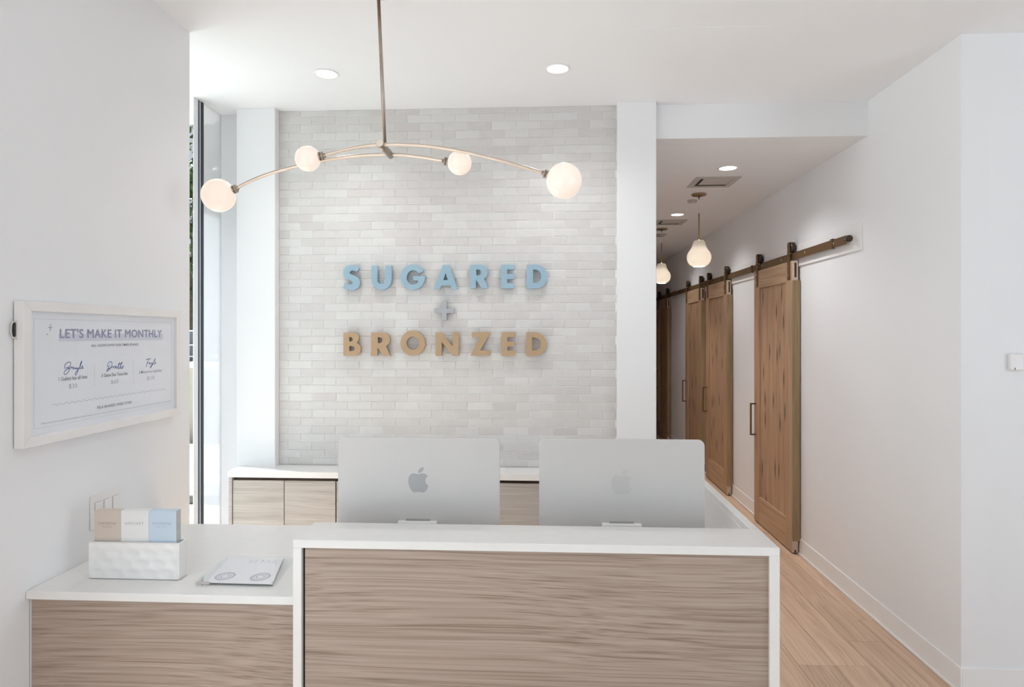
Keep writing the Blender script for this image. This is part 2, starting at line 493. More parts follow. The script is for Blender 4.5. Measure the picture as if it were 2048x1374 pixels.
def sphere(name, c, r, mat, parent=None, seg=48):
    bm = bmesh.new()
    bmesh.ops.create_uvsphere(bm, u_segments=seg, v_segments=seg // 2, radius=r)
    bmesh.ops.translate(bm, verts=bm.verts, vec=c)
    return finish(name, bm, mat, parent, smooth=True, base=c)

def filled(name, loops, ex, ey, depth, mat, parent=None, base=None, bev=0.0):
    """flat shape with holes, loops in world points lying in one plane; thickness `depth` along -(ex x ey)"""
    ex, ey = Vector(ex), Vector(ey)
    nrm = ex.cross(ey).normalized()
    o = Vector(loops[0][0])
    cu = bpy.data.curves.new('tmp', 'CURVE'); cu.dimensions = '2D'; cu.fill_mode = 'BOTH'
    cu.extrude = depth / 2; cu.bevel_depth = bev; cu.offset = -bev
    for lp in loops:
        sp = cu.splines.new('POLY'); sp.points.add(len(lp) - 1)
        for i, p in enumerate(lp):
            d = Vector(p) - o
            sp.points[i].co = (d.dot(ex), d.dot(ey), 0, 1)
        sp.use_cyclic_u = True
    ob = bpy.data.objects.new('tmp', cu); COL.objects.link(ob)
    dg = bpy.context.evaluated_depsgraph_get()
    me = bpy.data.meshes.new_from_object(ob.evaluated_get(dg))
    bpy.data.objects.remove(ob); bpy.data.curves.remove(cu)
    bm = bmesh.new(); bm.from_mesh(me); bpy.data.meshes.remove(me)
    for v in bm.verts:
        c = v.co.copy()
        v.co = o + ex * c.x + ey * c.y + nrm * (c.z - depth / 2)
    bmesh.ops.remove_doubles(bm, verts=bm.verts, dist=1e-5)
    for f in bm.faces: f.material_index = 0
    return finish(name, bm, mat, parent, base=base)

def text(name, body, origin, ex, ey, w, h, mat, parent, bold=0.0, space=1.0, shear=0.0, fat=0.0):
    """printed words fitted to w x h metres, lower left corner at origin, ex/ey in the printed plane"""
    ex, ey, origin = Vector(ex), Vector(ey), Vector(origin)
    cu = bpy.data.curves.new('tmp', 'FONT'); cu.body = body; cu.size = 1.0
    cu.offset = bold; cu.space_character = space; cu.shear = shear; cu.resolution_u = 3
    ob = bpy.data.objects.new('tmp', cu); COL.objects.link(ob)
    dg = bpy.context.evaluated_depsgraph_get()
    me = bpy.data.meshes.new_from_object(ob.evaluated_get(dg))
    bpy.data.objects.remove(ob); bpy.data.curves.remove(cu)
    bm = bmesh.new(); bm.from_mesh(me); bpy.data.meshes.remove(me)
    xs = [v.co.x for v in bm.verts]; ys = [v.co.y for v in bm.verts]
    x0, x1, y0, y1 = min(xs), max(xs), min(ys), max(ys)
    for v in bm.verts:
        v.co = origin + ex * ((v.co.x - x0) / (x1 - x0) * w) + ey * ((v.co.y - y0) / (y1 - y0) * h)
    if fat > 0:                                              # heavier strokes: the same print repeated with a small shift
        src = bm.verts[:] + bm.edges[:] + bm.faces[:]
        for k, d in enumerate((ex * fat, ex * -fat, ey * fat * 0.6, ey * -fat * 0.6)):
            du = bmesh.ops.duplicate(bm, geom=src)
            nrm_ = ex.cross(ey).normalized() * (0.00003 * (k + 1))
            bmesh.ops.translate(bm, verts=[g for g in du['geom'] if isinstance(g, bmesh.types.BMVert)], vec=d + nrm_)
    for f in bm.faces: f.material_index = 0
    me = bpy.data.meshes.new(name)
    o0 = wloc(parent)
    bmesh.ops.translate(bm, verts=bm.verts, vec=-o0)
    bm.to_mesh(me); bm.free(); me.materials.append(mat)
    o = bpy.data.objects.new(name, me)
    return link(o, parent)

def spot(name, loc, power, size=1.9, color=(0.97, 0.97, 0.97), parent=None, rad=0.05, blend=0.6):
    l = bpy.data.lights.new(name, 'SPOT'); l.energy = power; l.spot_size = size; l.spot_blend = blend
    l.shadow_soft_size = rad; l.color = color
    o = bpy.data.objects.new(name, l); link(o, parent)
    o.location = Vector(loc) - (wloc(parent) if parent else Vector((0, 0, 0)))
    return o

def bulb(name, loc, power, rad, color, parent=None):
    l = bpy.data.lights.new(name, 'POINT'); l.energy = power; l.shadow_soft_size = rad; l.color = color
    o = bpy.data.objects.new(name, l); link(o, parent)
    o.location = Vector(loc) - (wloc(parent) if parent else Vector((0, 0, 0)))
    return o

# ================================================================== THE ROOM
ZC, ZK = 2.936, 2.738                  # ceiling of the room, ceiling of the corridor
XL, XR, XW, XC = -1.575, 1.849, -1.975, 0.635
struct(box('wall_left', -2.12, XL, 1.30, 2.78, 0, ZC, M['wall']))
struct(box('wall_left_front', -2.12, XL, -3.2, -2.4, 0, ZC, M['wall']))
struct(box('wall_left_lintel', -2.12, XL, -2.4, 1.30, 2.80, ZC, M['wall']))
wb = struct(box('wall_back', -1.83, 0.414, 3.797, 3.95, 0, ZC, M['grout']))
struct(box('wall_alcove', XW, -1.83, 3.837, 3.95, 0, ZC, M['wall']))
struct(box('trim_1', -1.83, -1.597, 3.735, 3.797, 0, ZC, M['wall'], bev=0.002))
struct(box('trim_2', 0.414, XC, 3.74, 3.95, 0, ZC, M['wall'], bev=0.002))
struct(box('wall_corridor_left', XC - 0.12, XC, 3.95, 11.0, 0, ZK, M['wall']))
struct(box('wall_header', XC, XR, 3.80, 3.95, ZK, ZC, M['wall']))
struct(box('wall_right', XR, 1.97, 2.973, 11.0, 0, ZC, M['wall']))
struct(box('wall_right_return', 1.97, 4.6, 2.973, 3.09, 0, ZC, M['wall']))
struct(box('wall_far_right', 4.6, 4.72, 1.0, 3.09, 0, ZC, M['wall']))
struct(box('wall_far_right_lintel', 4.6, 4.72, -3.2, 1.0, 2.80, ZC, M['wall']))
struct(box('wall_front', -2.12, 4.72, -3.3, -3.2, 2.72, ZC, M['wall']))
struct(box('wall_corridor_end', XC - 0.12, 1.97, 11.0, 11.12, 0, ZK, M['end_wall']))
struct(box('ceiling', -2.12, 4.72, -3.2, 3.95, ZC, ZC + 0.12, M['ceiling']))
struct(box('ceiling_corridor', XC - 0.12, 1.97, 3.95, 11.12, ZK, ZK + 0.12, M['corr_ceiling']))

# floor of oak planks laid along the corridor
fl = struct(box('floor', -2.12, 4.72, -3.3, 11.12, -0.12, -0.010, M['floor_gap']))
PW = 0.1765
rnd = random.Random(3)
ends = {1: 3.19, 2: 3.447, 3: 3.708}           # end joints that show beside the desk
k0 = -20
kk = 0
for k in range(-20, 20):
    x0 = 1.397 + k * PW; x1 = x0 + PW
    if x1 < -2.1 or x0 > 4.7: continue
    x0c, x1c = max(x0, -2.12), min(x1, 4.72)
    L = 1.83
    if k == 0: e = 3.19
    elif k == 1: e = 3.447
    elif k == 2: e = 3.708
    else: e = rnd.uniform(0, L)
    ylim = 11.0 if x0 > 0.3 and x0 < XR else 3.78
    y = e - L * 4
    while y < ylim:
        a, b = max(y, -3.3), min(y + L, ylim)
        if b - a > 0.05:
            bm = bmesh.new()
            bm_box(bm, x0c + 0.0007, x1c - 0.0007, a + 0.0007, b - 0.0007, -0.010, 0.0, 0.0012)
            box_o = finish('floor_plank', bm, M['floor'], fl)
        y += L

# skirting along the right-hand walls
for nm, a in (('baseboard_right', (XR - 0.008, XR, 2.973 - 0.008, 11.0)), ('baseboard_right_return', (XR, 4.6, 2.973 - 0.008, 2.973))):
    b_ = struct(box(nm, a[0], a[1], a[2], a[3], 0.0, 0.116, M['trim'], bev=0.0015))
struct(box('trim_3', XR - 0.016, XR - 0.008, 2.957, 11.0, 0.0, 0.014, M['trim'], bev=0.002))

# ---- glazed brick tiles on the back wall
TW, TH, J = 0.1440, 0.0487, 0.0022
tx0, tx1, tz0, tz1 = -1.597, 0.414, 0.817, ZC
variants = []
def tile_bm(bm, x0, x1, z0, z1, r, yb=3.797, th=0.0030):
    w, h = x1 - x0, z1 - z0
    def jit(s): return r.uniform(-s, s)
    b = [bm.verts.new(p) for p in ((x0, yb, z0), (x1, yb, z0), (x1, yb, z1), (x0, yb, z1))]
    ys = [yb - th + jit(0.0008) for _ in range(4)]
    e = 0.0022
    m_ = [bm.verts.new((x + jit(0.0006), yb - th + 0.0014 + jit(0.0003), z + jit(0.0006))) for x, z in ((x0, z0), (x1, z0), (x1, z1), (x0, z1))]
    f = [bm.verts.new((x + sx * e, ys[i], z + sz * e)) for i, (x, z, sx, sz) in enumerate(((x0, z0, 1, 1), (x1, z0, -1, 1), (x1, z1, -1, -1), (x0, z1, 1, -1)))]
    for A, B in ((b, m_), (m_, f)):
        for i in range(4):
            bm.faces.new((A[i], A[(i + 1) % 4], B[(i + 1) % 4], B[i]))
    bm.faces.new(f)
rt = random.Random(11)
for v in range(12):
    bm = bmesh.new()
    tile_bm(bm, -TW / 2 + J / 2, TW / 2 - J / 2, -TH / 2 + J / 2, TH / 2 - J / 2, rt, yb=0.0)
    bmesh.ops.recalc_face_normals(bm, faces=bm.faces)
    me = bpy.data.meshes.new('tile'); bm.to_mesh(me); bm.free(); me.materials.append(M['tile'])
    variants.append(me)
full, cut = [], []
zr = 2.561 - TH * 40
row = 0
while zr < tz1:
    z0, z1 = max(zr, tz0), min(zr + TH, tz1)
    if z1 - z0 > 0.006:
        odd = (round((zr - 2.514) / TH)) % 2
        x = -1.178 - (TW / 2 if odd else 0) - TW * 5 + rt.uniform(-0.004, 0.004)
        while x < tx1:
            a, b = max(x, tx0), min(x + TW, tx1)
            if b - a > 0.008:
                if b - a > TW - 1e-6 and z1 - z0 > TH - 1e-6: full.append((a, z0))
                else: cut.append((a, b, z0, z1))
            x += TW
    zr += TH
full.sort(key=lambda t: ((t[0] + TW / 2 + 0.55) / 1.0) ** 2 + ((t[1] - 1.85) / 0.85) ** 2)
wbl = wloc(wb)
for i, (a, z0) in enumerate(full[:300]):
    o = bpy.data.objects.new('tile', variants[rt.randrange(12)])
    link(o, wb)
    o.location = Vector((a + TW / 2, 3.797, z0 + TH / 2)) - wbl
    o.rotation_euler = (rt.uniform(-0.007, 0.007), rt.uniform(-0.004, 0.004), rt.uniform(-0.004, 0.004))
bm = bmesh.new()
for a, z0 in full[300:]:
    tile_bm(bm, a + J / 2, a + TW - J / 2, z0 + J / 2, z0 + TH - J / 2, rt)
for a, b, z0, z1 in cut:
    tile_bm(bm, a + (J / 2 if a > tx0 else 0), b - (J / 2 if b < tx1 else 0), z0 + J / 2, z1 - J / 2, rt)
o = finish('outer_tiles', bm, M['tile'], wb); o['kind'] = 'stuff'

# ---- tall window at the left
win = bpy.data.objects.new('window_1', None); COL.objects.link(win); win.location = (-2.03, 3.2, 0); win['kind'] = 'structure'
def wpart(n, y0, y1, x0, x1, m, z0=0.0, z1=ZC): return box(n, x0, x1, y0, y1, z0, z1, m, win, bev=0.001)
wpart('jamb_cover', 3.537, 3.582, -1.984, -1.979, M['pale_alu'])
wpart('gasket', 3.582, 3.596, -1.984, -1.978, M['black_frame'])
wpart('frame_channel', 3.596, 3.611, -1.984, -1.9785, M['blue_alu'])
wpart('frame', 3.611, 3.636, -1.984, -1.975, M['black_frame'])
wpart('frame', 2.78, 2.82, -2.06, -1.99, M['black_frame'])
wpart('sill', 2.82, 3.537, -2.06, -1.99, M['pale_alu'], 0.0, 0.05)
wpart('pane', 2.82, 3.537, -2.035, -2.029, M['pane'], 0.05, ZC)

# assumed film pane beside the frame, part-clear to let sun onto the worktop
wn2 = bpy.data.objects.new('window_2', None); COL.objects.link(wn2); wn2.location = (-1.98, 3.74, 0); wn2['kind'] = 'structure'
box('pane', -1.984, XW, 3.636, 3.835, 0.0, ZC, M['film'], wn2)
box('frame', -1.984, XW, 3.835, 3.95, 0.0, ZC, M['wall'], wn2)

# ================================================================== OUTSIDE, seen through the tall window
struct(box('ground_outside', -30, -2.12, -6, 30, -0.16, -0.04, M['pave']))
struct(box('sun_blocker_facade', -5.5, -2.12, -5.0, 1.45, 2.85, 2.95, M['trim']))  # unseen slab added to keep sun out of the left facade opening
tag(box('canopy', -2.48, -2.12, 2.2, 4.05, 2.95, 3.13, M['trim'], bev=0.004), 'white flat canopy over the pavement outside the tall window', 'canopy')
tag(box('kerb', -9.5, -2.2, 6.05, 6.55, -0.04, 0.05, M['kerb'], bev=0.01), 'grey stone kerb across the sunny paving outside', 'kerb')
gw = thing('garden_wall', (-6.5, 9.85, -0.04), 'cream rendered low wall with a pale coping outside', 'wall')
box('wall_body', -14, -3.0, 9.72, 9.98, -0.04, 1.08, M['render'], gw)
box('coping', -14, -3.0, 9.66, 10.04, 1.08, 1.17, M['trim'], gw, bev=0.008)
rl = thing('railing', (-6.5, 9.85, 1.17), 'grey metal railing on top of the cream garden wall', 'railing')
box('screen', -14, -3.0, 9.86, 9.88, 1.18, 1.66, M['rail_grey'], rl)
for z in (1.24, 1.42, 1.64):
    box('rail_bar', -14, -3.0, 9.82, 9.86, z, z + 0.018, M['trim'], rl, bev=0.003)
for x in (-13.5, -11.5, -9.5, -7.5, -5.5, -3.5):
    box('post', x - 0.02, x + 0.02, 9.83, 9.87, 1.17, 1.68, M['rail_grey'], rl)
def tree(loc, h, rad, label, n=2600, seed=1):
    r = random.Random(seed)
    t = thing('tree', loc, label, 'tree', 'trees beyond the garden wall')
    x, y, z = loc
    bm = bmesh.new(); bm_cyl(bm, (x, y, z), (x + 0.1, y, z + h * 0.7), 0.13, 0.05, 10)
    for k in range(7):
        a = k * 0.9; bm_cyl(bm, (x + 0.05, y, z + h * (0.25 + 0.06 * k)), (x + math.cos(a) * rad * 0.7, y + math.sin(a) * rad * 0.7, z + h * (0.45 + 0.06 * k)), 0.04, 0.015, 7)
    finish('trunk', bm, M['bark'], t)
    bm = bmesh.new()
    blobs = [(Vector((x + r.uniform(-1, 1) * rad * 0.65, y + r.uniform(-1, 1) * rad * 0.5, z + h * r.uniform(0.3, 0.92))), rad * r.uniform(0.3, 0.5)) for _ in range(16)]
    for _ in range(n):
        c, br = r.choice(blobs)
        d = Vector((r.gauss(0, 1), r.gauss(0, 1), r.gauss(0, 1))).normalized() * br * r.uniform(0.55, 1.0)
        p = c + d; s = r.uniform(0.07, 0.13)
        u = Vector((r.gauss(0, 1), r.gauss(0, 1), r.gauss(0, 1))).normalized(); w_ = u.orthogonal().normalized(); w_.rotate(Matrix.Rotation(r.uniform(0, 6.28), 3, u))
        q = u.cross(w_)
        vs_ = [bm.verts.new(p + w_ * s), bm.verts.new(p + q * s * 0.5 + u * 0.01), bm.verts.new(p - w_ * s), bm.verts.new(p - q * s * 0.5 + u * 0.01)]
        bm.faces.new(vs_)
    o = finish('foliage', bm, M['leaf'], t); o['kind'] = 'stuff'
    return t
tree((-6.6, 11.7, -0.1), 6.6, 2.0, 'leafy green tree rising behind the railing, nearest the window frame', seed=2)
tree((-9.6, 12.4, -0.1), 7.4, 2.2, 'taller leafy tree farther along the garden wall, away from the frame', seed=5)

# ================================================================== RECEPTION DESK
DY, DZ = 1.86, 0.995
t = thing('reception_desk', (-0.04, DY, 0), 'reception desk with thick white surround and grey-brown wood front', 'desk')
box('ledge_top', -0.742, 0.662, DY, 2.040, DZ - 0.024, DZ, M['quartz'], t, bev=0.0015)
box('side_panel', -0.742, -0.716, DY, 2.040, 0, DZ - 0.024, M['quartz'], t, bev=0.0015)
box('side_panel', 0.634, 0.662, DY, 2.75, 0, DZ - 0.024, M['quartz'], t, bev=0.0015)
box('return_cap', 0.634, 0.662, 2.040, 2.75, DZ - 0.024, DZ, M['quartz'], t, bev=0.0015)
box('front_panel', -0.709, 0.634, DY + 0.010, DY + 0.03, 0.08, DZ - 0.024, M['desk_wood'], t)
box('toe_kick', -0.716, 0.634, DY + 0.07, DY + 0.09, 0, 0.08, M['black'], t)
box('shadow_gap', -0.716, -0.709, DY + 0.018, DY + 0.03, 0.08, DZ - 0.024, M['black'], t)
box('back_rail', -0.716, 0.634, 2.018, 2.038, 0.766, DZ - 0.024, M['quartz'], t)
box('worktop', -0.716, 0.634, DY + 0.03, 2.72, 0.766, 0.79, M['quartz'], t, bev=0.0015)

# low counter between the desk and the left wall
t = thing('side_counter', (-1.16, 1.873, 0), 'low white-topped counter with wood front between desk and left wall', 'counter')
box('countertop', XL + 0.001, -0.743, 1.876, 2.582, 0.795, 0.82, M['quartz'], t, bev=0.0025, seg=2)
box('front_panel', XL + 0.010, -0.745, 1.888, 1.908, 0.08, 0.795, M['desk_wood'], t)
box('toe_kick', XL + 0.010, -0.745, 1.95, 1.97, 0, 0.08, M['black'], t)
box('side_panel', XL + 0.002, XL + 0.010, 1.892, 2.57, 0, 0.795, M['quartz'], t)
box('back_panel', XL + 0.010, -0.745, 2.55, 2.57, 0, 0.795, M['quartz'], t)

# ================================================================== BACK CABINETS
t = thing('worktop', (-0.7, 3.70, 0.777), 'narrow white worktop along the foot of the tiled wall', 'worktop')
box('slab', -1.817, -1.597, 3.600, 3.735, 0.781, 0.815, M['quartz'], t)
box('slab', -1.597, 0.414, 3.600, 3.788, 0.781, 0.815, M['quartz'], t)
def cabinet(x0, x1, label, end=False):
    c = thing('cabinet', ((x0 + x1) / 2, 3.70, 0), label, 'cabinet', 'cabinets under the back worktop')
    box('carcass', x0, x1, 3.640, 3.734, 0.0, 0.779, M['cab_wood'], c)
    a = x0
    if end:
        box('end_panel', x0, x0 + 0.018, 3.606, 3.640, 0.0, 0.779, M['cab_wood'], c)
        a = x0 + 0.020
    mid = (a + x1) / 2
    box('door', a + 0.001, mid - 0.002, 3.612, 3.632, 0.09, 0.761, M['cab_wood'], c, bev=0.001)
    box('door', mid + 0.002, x1 - 0.004, 3.612, 3.632, 0.09, 0.761, M['cab_wood'], c, bev=0.001)
    box('finger_recess', a, x1, 3.633, 3.640, 0.0, 0.779, M['bronze_dark'], c)
cabinet(-1.812, -1.19, 'pale wood two-door cabinet at the window end of the back run', True)
cabinet(-1.188, -0.57, 'wood cabinet behind the left computer, second from the window')
cabinet(-0.568, 0.05, 'wood cabinet showing between the two computers')
cabinet(0.052, 0.414, 'wood cabinet at the corridor end of the back run')

# ================================================================== SIGN LETTERS
YLF = 3.758
def lw(px, py): return atY(px, py, YLF)
def arc(cx, cy, rx, ry, a0, a1, n=28):
    return [(cx + rx * math.cos(math.radians(a0 + (a1 - a0) * k / n)), cy - ry * math.sin(math.radians(a0 + (a1 - a0) * k / n))) for k in range(n + 1)]
def c1(p): return (660 + p[0] / 8.904, 515 + p[1] / 8.904)
def c2(p): return (880 + p[0] / 8.904, 515 + p[1] / 8.904)
def c3(p): return (660 + p[0] / 8.904, 650 + p[1] / 8.904)
def c4(p): return (860 + p[0] / 8.192, 590 + p[1] / 8.192)
def letter(loops, cv, mat, label):
    lo = [[lw(*cv(p)) for p in lp] for lp in loops]
    xs = [p.x for p in lo[0]]; zs = [p.z for p in lo[0]]
    o = filled('sign_letter', lo, (1, 0, 0), (0, 0, 1), 0.024, mat, base=((min(xs) + max(xs)) / 2, YLF + 0.024, min(zs)))
    return tag(o, label, 'letter', 'raised letters on the tiled wall')
Sp = [(520, 185), (475, 255), (440, 238), (400, 231), (368, 240), (350, 262), (352, 282), (370, 298), (400, 310), (440, 325), (490, 355), (520, 395), (530, 440), (525, 490), (500, 535), (455, 566), (400, 578), (345, 580), (290, 570), (228, 541), (265, 458), (300, 475), (340, 482), (375, 478), (395, 462), (398, 440), (385, 420), (350, 402), (300, 380), (260, 348), (240, 310), (236, 265), (245, 220), (270, 180), (310, 152), (360, 138), (420, 138), (475, 155)]
def seg_spl(pts): return [tuple(p) for p in spline([Vector((a, b, 0)) for a, b in pts], 4)]
S_loop = [(p[0], p[1]) for p in seg_spl(Sp[1:20])] + [(p[0], p[1]) for p in seg_spl(Sp[20:] + [Sp[0]])]
letter([S_loop], c1, M['blue'], 'pale blue letter S, first of the upper sign word')
U = [(735, 142), (840, 142), (840, 400)] + arc(912, 400, 72, 70, 180, 360)[1:] + [(984, 142), (1095, 142), (1095, 395)] + arc(915, 395, 180, 180, 0, -180)[1:]
letter([U], c1, M['blue'], 'pale blue letter U, second of the upper sign word')
G = arc(1472, 350, 218, 225, 27, 355, 60) + [(1690, 330), (1480, 330), (1480, 408), (1562, 412)] + arc(1480, 355, 118, 128, -38, -326, 50)
letter([G], c1, M['blue'], 'pale blue letter G, third of the upper sign word')
A = [(-109, 560), (48, 134), (158, 134), (315, 563), (208, 563), (185, 498), (25, 498), (3, 560)]
letter([A, [(100, 275), (55, 402), (142, 402)]], c2, M['blue'], 'pale blue letter A in the middle of the upper sign word')
def Rl(x, y0, y1, k=1.0):
    h = (y1 - y0) / 420.0
    X_ = lambda a: x + (a - 535) * k
    Y_ = lambda b: y0 + (b - 130) * h
    o = [(535, 130), (725, 130)] + arc(725, 258, 125, 128, 90, -62, 24)[1:] + [(858, 550), (750, 550), (640, 403), (640, 550), (535, 550)]
    i = [(645, 215), (680, 215)] + arc(680, 266, 48, 51, 90, -90, 16)[1:] + [(645, 317)]
    return [[(X_(a), Y_(b)) for a, b in o], [(X_(a), Y_(b)) for a, b in i]]
letter(Rl(535, 130, 550), c2, M['blue'], 'pale blue letter R in the upper sign word')
E1 = [(1088, 130), (1322, 130), (1322, 215), (1195, 215), (1195, 293), (1318, 293), (1318, 385), (1195, 385), (1195, 455), (1315, 455), (1315, 550), (1088, 550)]
letter([E1], c2, M['blue'], 'pale blue letter E in the upper sign word')
D1 = [(1545, 127), (1700, 127)] + arc(1700, 340, 215, 213, 90, -90, 30)[1:] + [(1545, 553)]
D1i = [(1655, 215), (1690, 215)] + arc(1690, 335, 110, 120, 90, -90, 24)[1:] + [(1655, 455)]
letter([D1, D1i], c2, M['blue'], 'pale blue letter D ending the upper sign word')
PL = [(195, 95), (272, 95), (272, 220), (395, 220), (395, 298), (272, 298), (272, 410), (195, 410), (195, 298), (72, 298), (72, 220), (195, 220)]
o = letter([PL], c4, M['grey'], 'grey plus sign between the two sign words')
o.name = 'sign_plus'
B_ = [(238, 134), (420, 134)] + arc(420, 230, 92, 96, 90, -50, 18)[1:] + arc(425, 430, 120, 118, 62, -90, 22) + [(238, 548)]
letter([B_, [(340, 215), (362, 215)] + arc(362, 255, 44, 40, 90, -90, 14)[1:] + [(340, 295)], [(340, 375), (388, 375)] + arc(388, 420, 50, 45, 90, -90, 14)[1:] + [(340, 465)]], c3, M['tan'], 'tan letter B, first of the lower sign word')
letter(Rl(732, 134, 550, 1.06), c3, M['tan'], 'tan letter R, second of the lower sign word')
letter([arc(1473, 324, 218, 226, 0, 360, 64)[:-1], arc(1475, 323, 115, 116, 0, 360, 48)[:-1]], c3, M['tan'], 'tan round letter O in the lower sign word')
letter([[(92, 612), (186, 612), (370, 842), (370, 610), (470, 610), (470, 998), (376, 998), (190, 768), (190, 998), (92, 998)]], c4, M['tan'], 'tan letter N in the middle of the lower sign word')
letter([[(685, 608), (992, 608), (822, 908), (978, 908), (978, 993), (662, 993), (818, 690), (685, 690)]], c4, M['tan'], 'tan letter Z in the lower sign word')
letter([[(1172, 608), (1394, 608), (1394, 690), (1268, 690), (1268, 762), (1388, 762), (1388, 846), (1268, 846), (1268, 912), (1394, 912), (1394, 998), (1172, 998)]], c4, M['tan'], 'tan letter E in the lower sign word')
letter([[(1577, 608), (1715, 608)] + arc(1715, 803, 193, 195, 90, -90, 30)[1:] + [(1577, 998)], [(1672, 695), (1705, 695)] + arc(1705, 802, 108, 108, 90, -90, 24)[1:] + [(1672, 910)]], c4, M['tan'], 'tan letter D ending the lower sign word')

# ================================================================== COMPUTERS
def rrect(x0, x1, z0, z1, r, n=8):
    out = []
    for cx, cz, a in ((x1 - r, z1 - r, 0), (x0 + r, z1 - r, 90), (x0 + r, z0 + r, 180), (x1 - r, z0 + r, 270)):
        for k in range(n + 1):
            t_ = math.radians(a + 90 * k / n); out.append((cx + r * math.cos(t_), cz + r * math.sin(t_)))
    return out
AP = [(770, 642), (720, 627), (660, 612), (600, 618), (545, 655), (510, 715), (495, 790), (498, 870), (515, 950), (545, 1020), (585, 1080), (630, 1125), (670, 1137), (715, 1130), (770, 1118), (830, 1125), (880, 1136), (930, 1132), (970, 1100), (1010, 1050), (1035, 995), (1048, 945), (1005, 915), (975, 875), (962, 825), (970, 770), (995, 720), (1040, 685), (1000, 650), (950, 622), (890, 612), (830, 622)]
LF = [(770, 600), (768, 570), (785, 520), (830, 470), (880, 447), (918, 445), (915, 490), (895, 540), (850, 580), (805, 600)]
def computer(cx, ytop, ztop, label, logo):
    t = thing('desktop_computer', (cx, ytop, 0.79), label, 'computer', 'computers on the reception desk')
    w = 0.5475
    lo = [Vector((cx + x, ytop, z)) for x, z in rrect(-w / 2, w / 2, ztop - 0.385, ztop, 0.020)]
    filled('display_back', [lo], (1, 0, 0), (0, 0, 1), 0.0115, M['alu'], t, bev=0.0012)
    lo = [Vector((cx + x, ytop + 0.0125, z)) for x, z in rrect(-w / 2 + 0.004, w / 2 - 0.004, ztop - 0.382, ztop - 0.004, 0.018)]
    filled('screen', [lo], (1, 0, 0), (0, 0, 1), 0.001, M['black'], t)
    # stand: neck plate, hinge bar, foot
    zh = ztop - 0.277
    bm = bmesh.new(); bm_box(bm, cx - 0.0655, cx + 0.0655, ytop - 0.020, ytop - 0.0005, zh - 0.022, zh, 0.003, 2)
    finish('hinge', bm, M['frame_white'], t)
    box('hinge_cover', cx - 0.040, cx + 0.040, ytop - 0.010, ytop - 0.0005, zh, zh + 0.004, M['alu_logo'], t)
    bm = bmesh.new()
    pts = [(ytop - 0.016, zh - 0.022), (ytop - 0.055, 0.806), (ytop - 0.047, 0.806), (ytop - 0.008, zh - 0.022)]
    a = [bm.verts.new((cx - 0.0655, y, z)) for y, z in pts]; b = [bm.verts.new((cx + 0.0655, y, z)) for y, z in pts]
    for k in range(4): bm.faces.new((a[k], a[(k + 1) % 4], b[(k + 1) % 4], b[k]))
    bm.faces.new(a); bm.faces.new(b[::-1])
    finish('neck', bm, M['alu'], t)
    box('foot', cx - 0.0655, cx + 0.0655, ytop - 0.060, ytop + 0.085, 0.7905, 0.796, M['alu'], t, bev=0.0015)
    # the fruit mark: body with a bite, and a leaf
    s = 0.547 / 324.0 / 13.74
    zc_ = ztop - (958 - 874) * 0.547 / 324.0
    def pt(p): return Vector((cx + (p[0] - 771) * s, ytop - 0.0018, zc_ - (p[1] - 791) * s))
    body = [pt(p) for p in AP]
    lg = filled('logo', [body], (1, 0, 0), (0, 0, 1), 0.0007, logo, t)
    leaf = spline([Vector((a, b, 0)) for a, b in LF], 3, True)
    filled('logo_leaf', [[pt(p) for p in leaf]], (1, 0, 0), (0, 0, 1), 0.0007, logo, lg)
    lg['label'] = 'darker apple-shaped mark with a bite'
M['alu_logo_lit'] = plain('mirror_aluminium_lit', (0.52, 0.50, 0.49, 1), 0.45, metal=0.3, var=0.01)  # paler copy for the right mark, brighter reflection put into its colour
computer(atY(836.7, 874, 2.148).x, 2.148, 1.252, 'silver desktop computer seen from behind, left one with a crisp grey fruit mark', M['alu_logo'])
computer(atY(1242.7, 878, 2.166).x, 2.166, 1.2485, 'silver desktop computer seen from behind, right one with a faint fruit mark', M['alu_logo_lit'])

# ================================================================== GLOBE CHANDELIER
Y1, Y2 = 2.40, 2.53
hub = atY(766, 289.8, Y1)
top = Vector((-0.642, 2.445, ZC))
t = thing('chandelier', (hub.x, 2.45, hub.z), 'champagne metal chandelier with two arched arms and four opal globes', 'chandelier')
hx, hz = hub.x, hub.z
cyl('hub_bar', (hx - 0.007, Y1 - 0.022, hz + 0.001), (hx - 0.007, Y2 + 0.016, hz + 0.001), 0.0145, M['nickel_dark'], t, n=32)
cyl('end_cap', (hx - 0.007, Y1 - 0.0235, hz + 0.001), (hx - 0.007, Y1 - 0.022, hz + 0.001), 0.0135, M['nickel'], t, n=32)
rod_b = Vector((hx - 0.004, 2.445, hz + 0.012))
cyl('rod', rod_b, top, 0.0068, M['nickel_dark'], t, n=20)
lathe('canopy', [(0.0, ZC - 0.03), (0.05, ZC - 0.03), (0.06, ZC - 0.022), (0.06, ZC - 0.0005), (0.0, ZC - 0.0005)], (top.x, top.y), M['nickel'], t)
A1 = [(644, 312), (684, 301), (724, 293), (754, 289.8), (784, 288.8), (820, 289.6), (860.5, 292.8), (900.5, 298.6), (940.5, 306.3), (980.6, 315.8), (1020.6, 326.2), (1060.7, 338), (1092, 348)]
A2 = [(470, 378), (500, 362.5), (540, 347), (594, 332.5), (646, 321), (684, 315), (724, 311), (764, 309), (788, 309), (820, 311.3), (860.5, 317), (894, 323)]
p1 = [atY(a, b, Y1) for a, b in A1]; p2 = [atY(a, b, Y2) for a, b in A2]
arm1 = tube('arm', spline(p1, 5), 0.0066, M['nickel'], t, 14)
arm2 = tube('arm', spline(p2, 5), 0.0066, M['nickel'], t, 14)
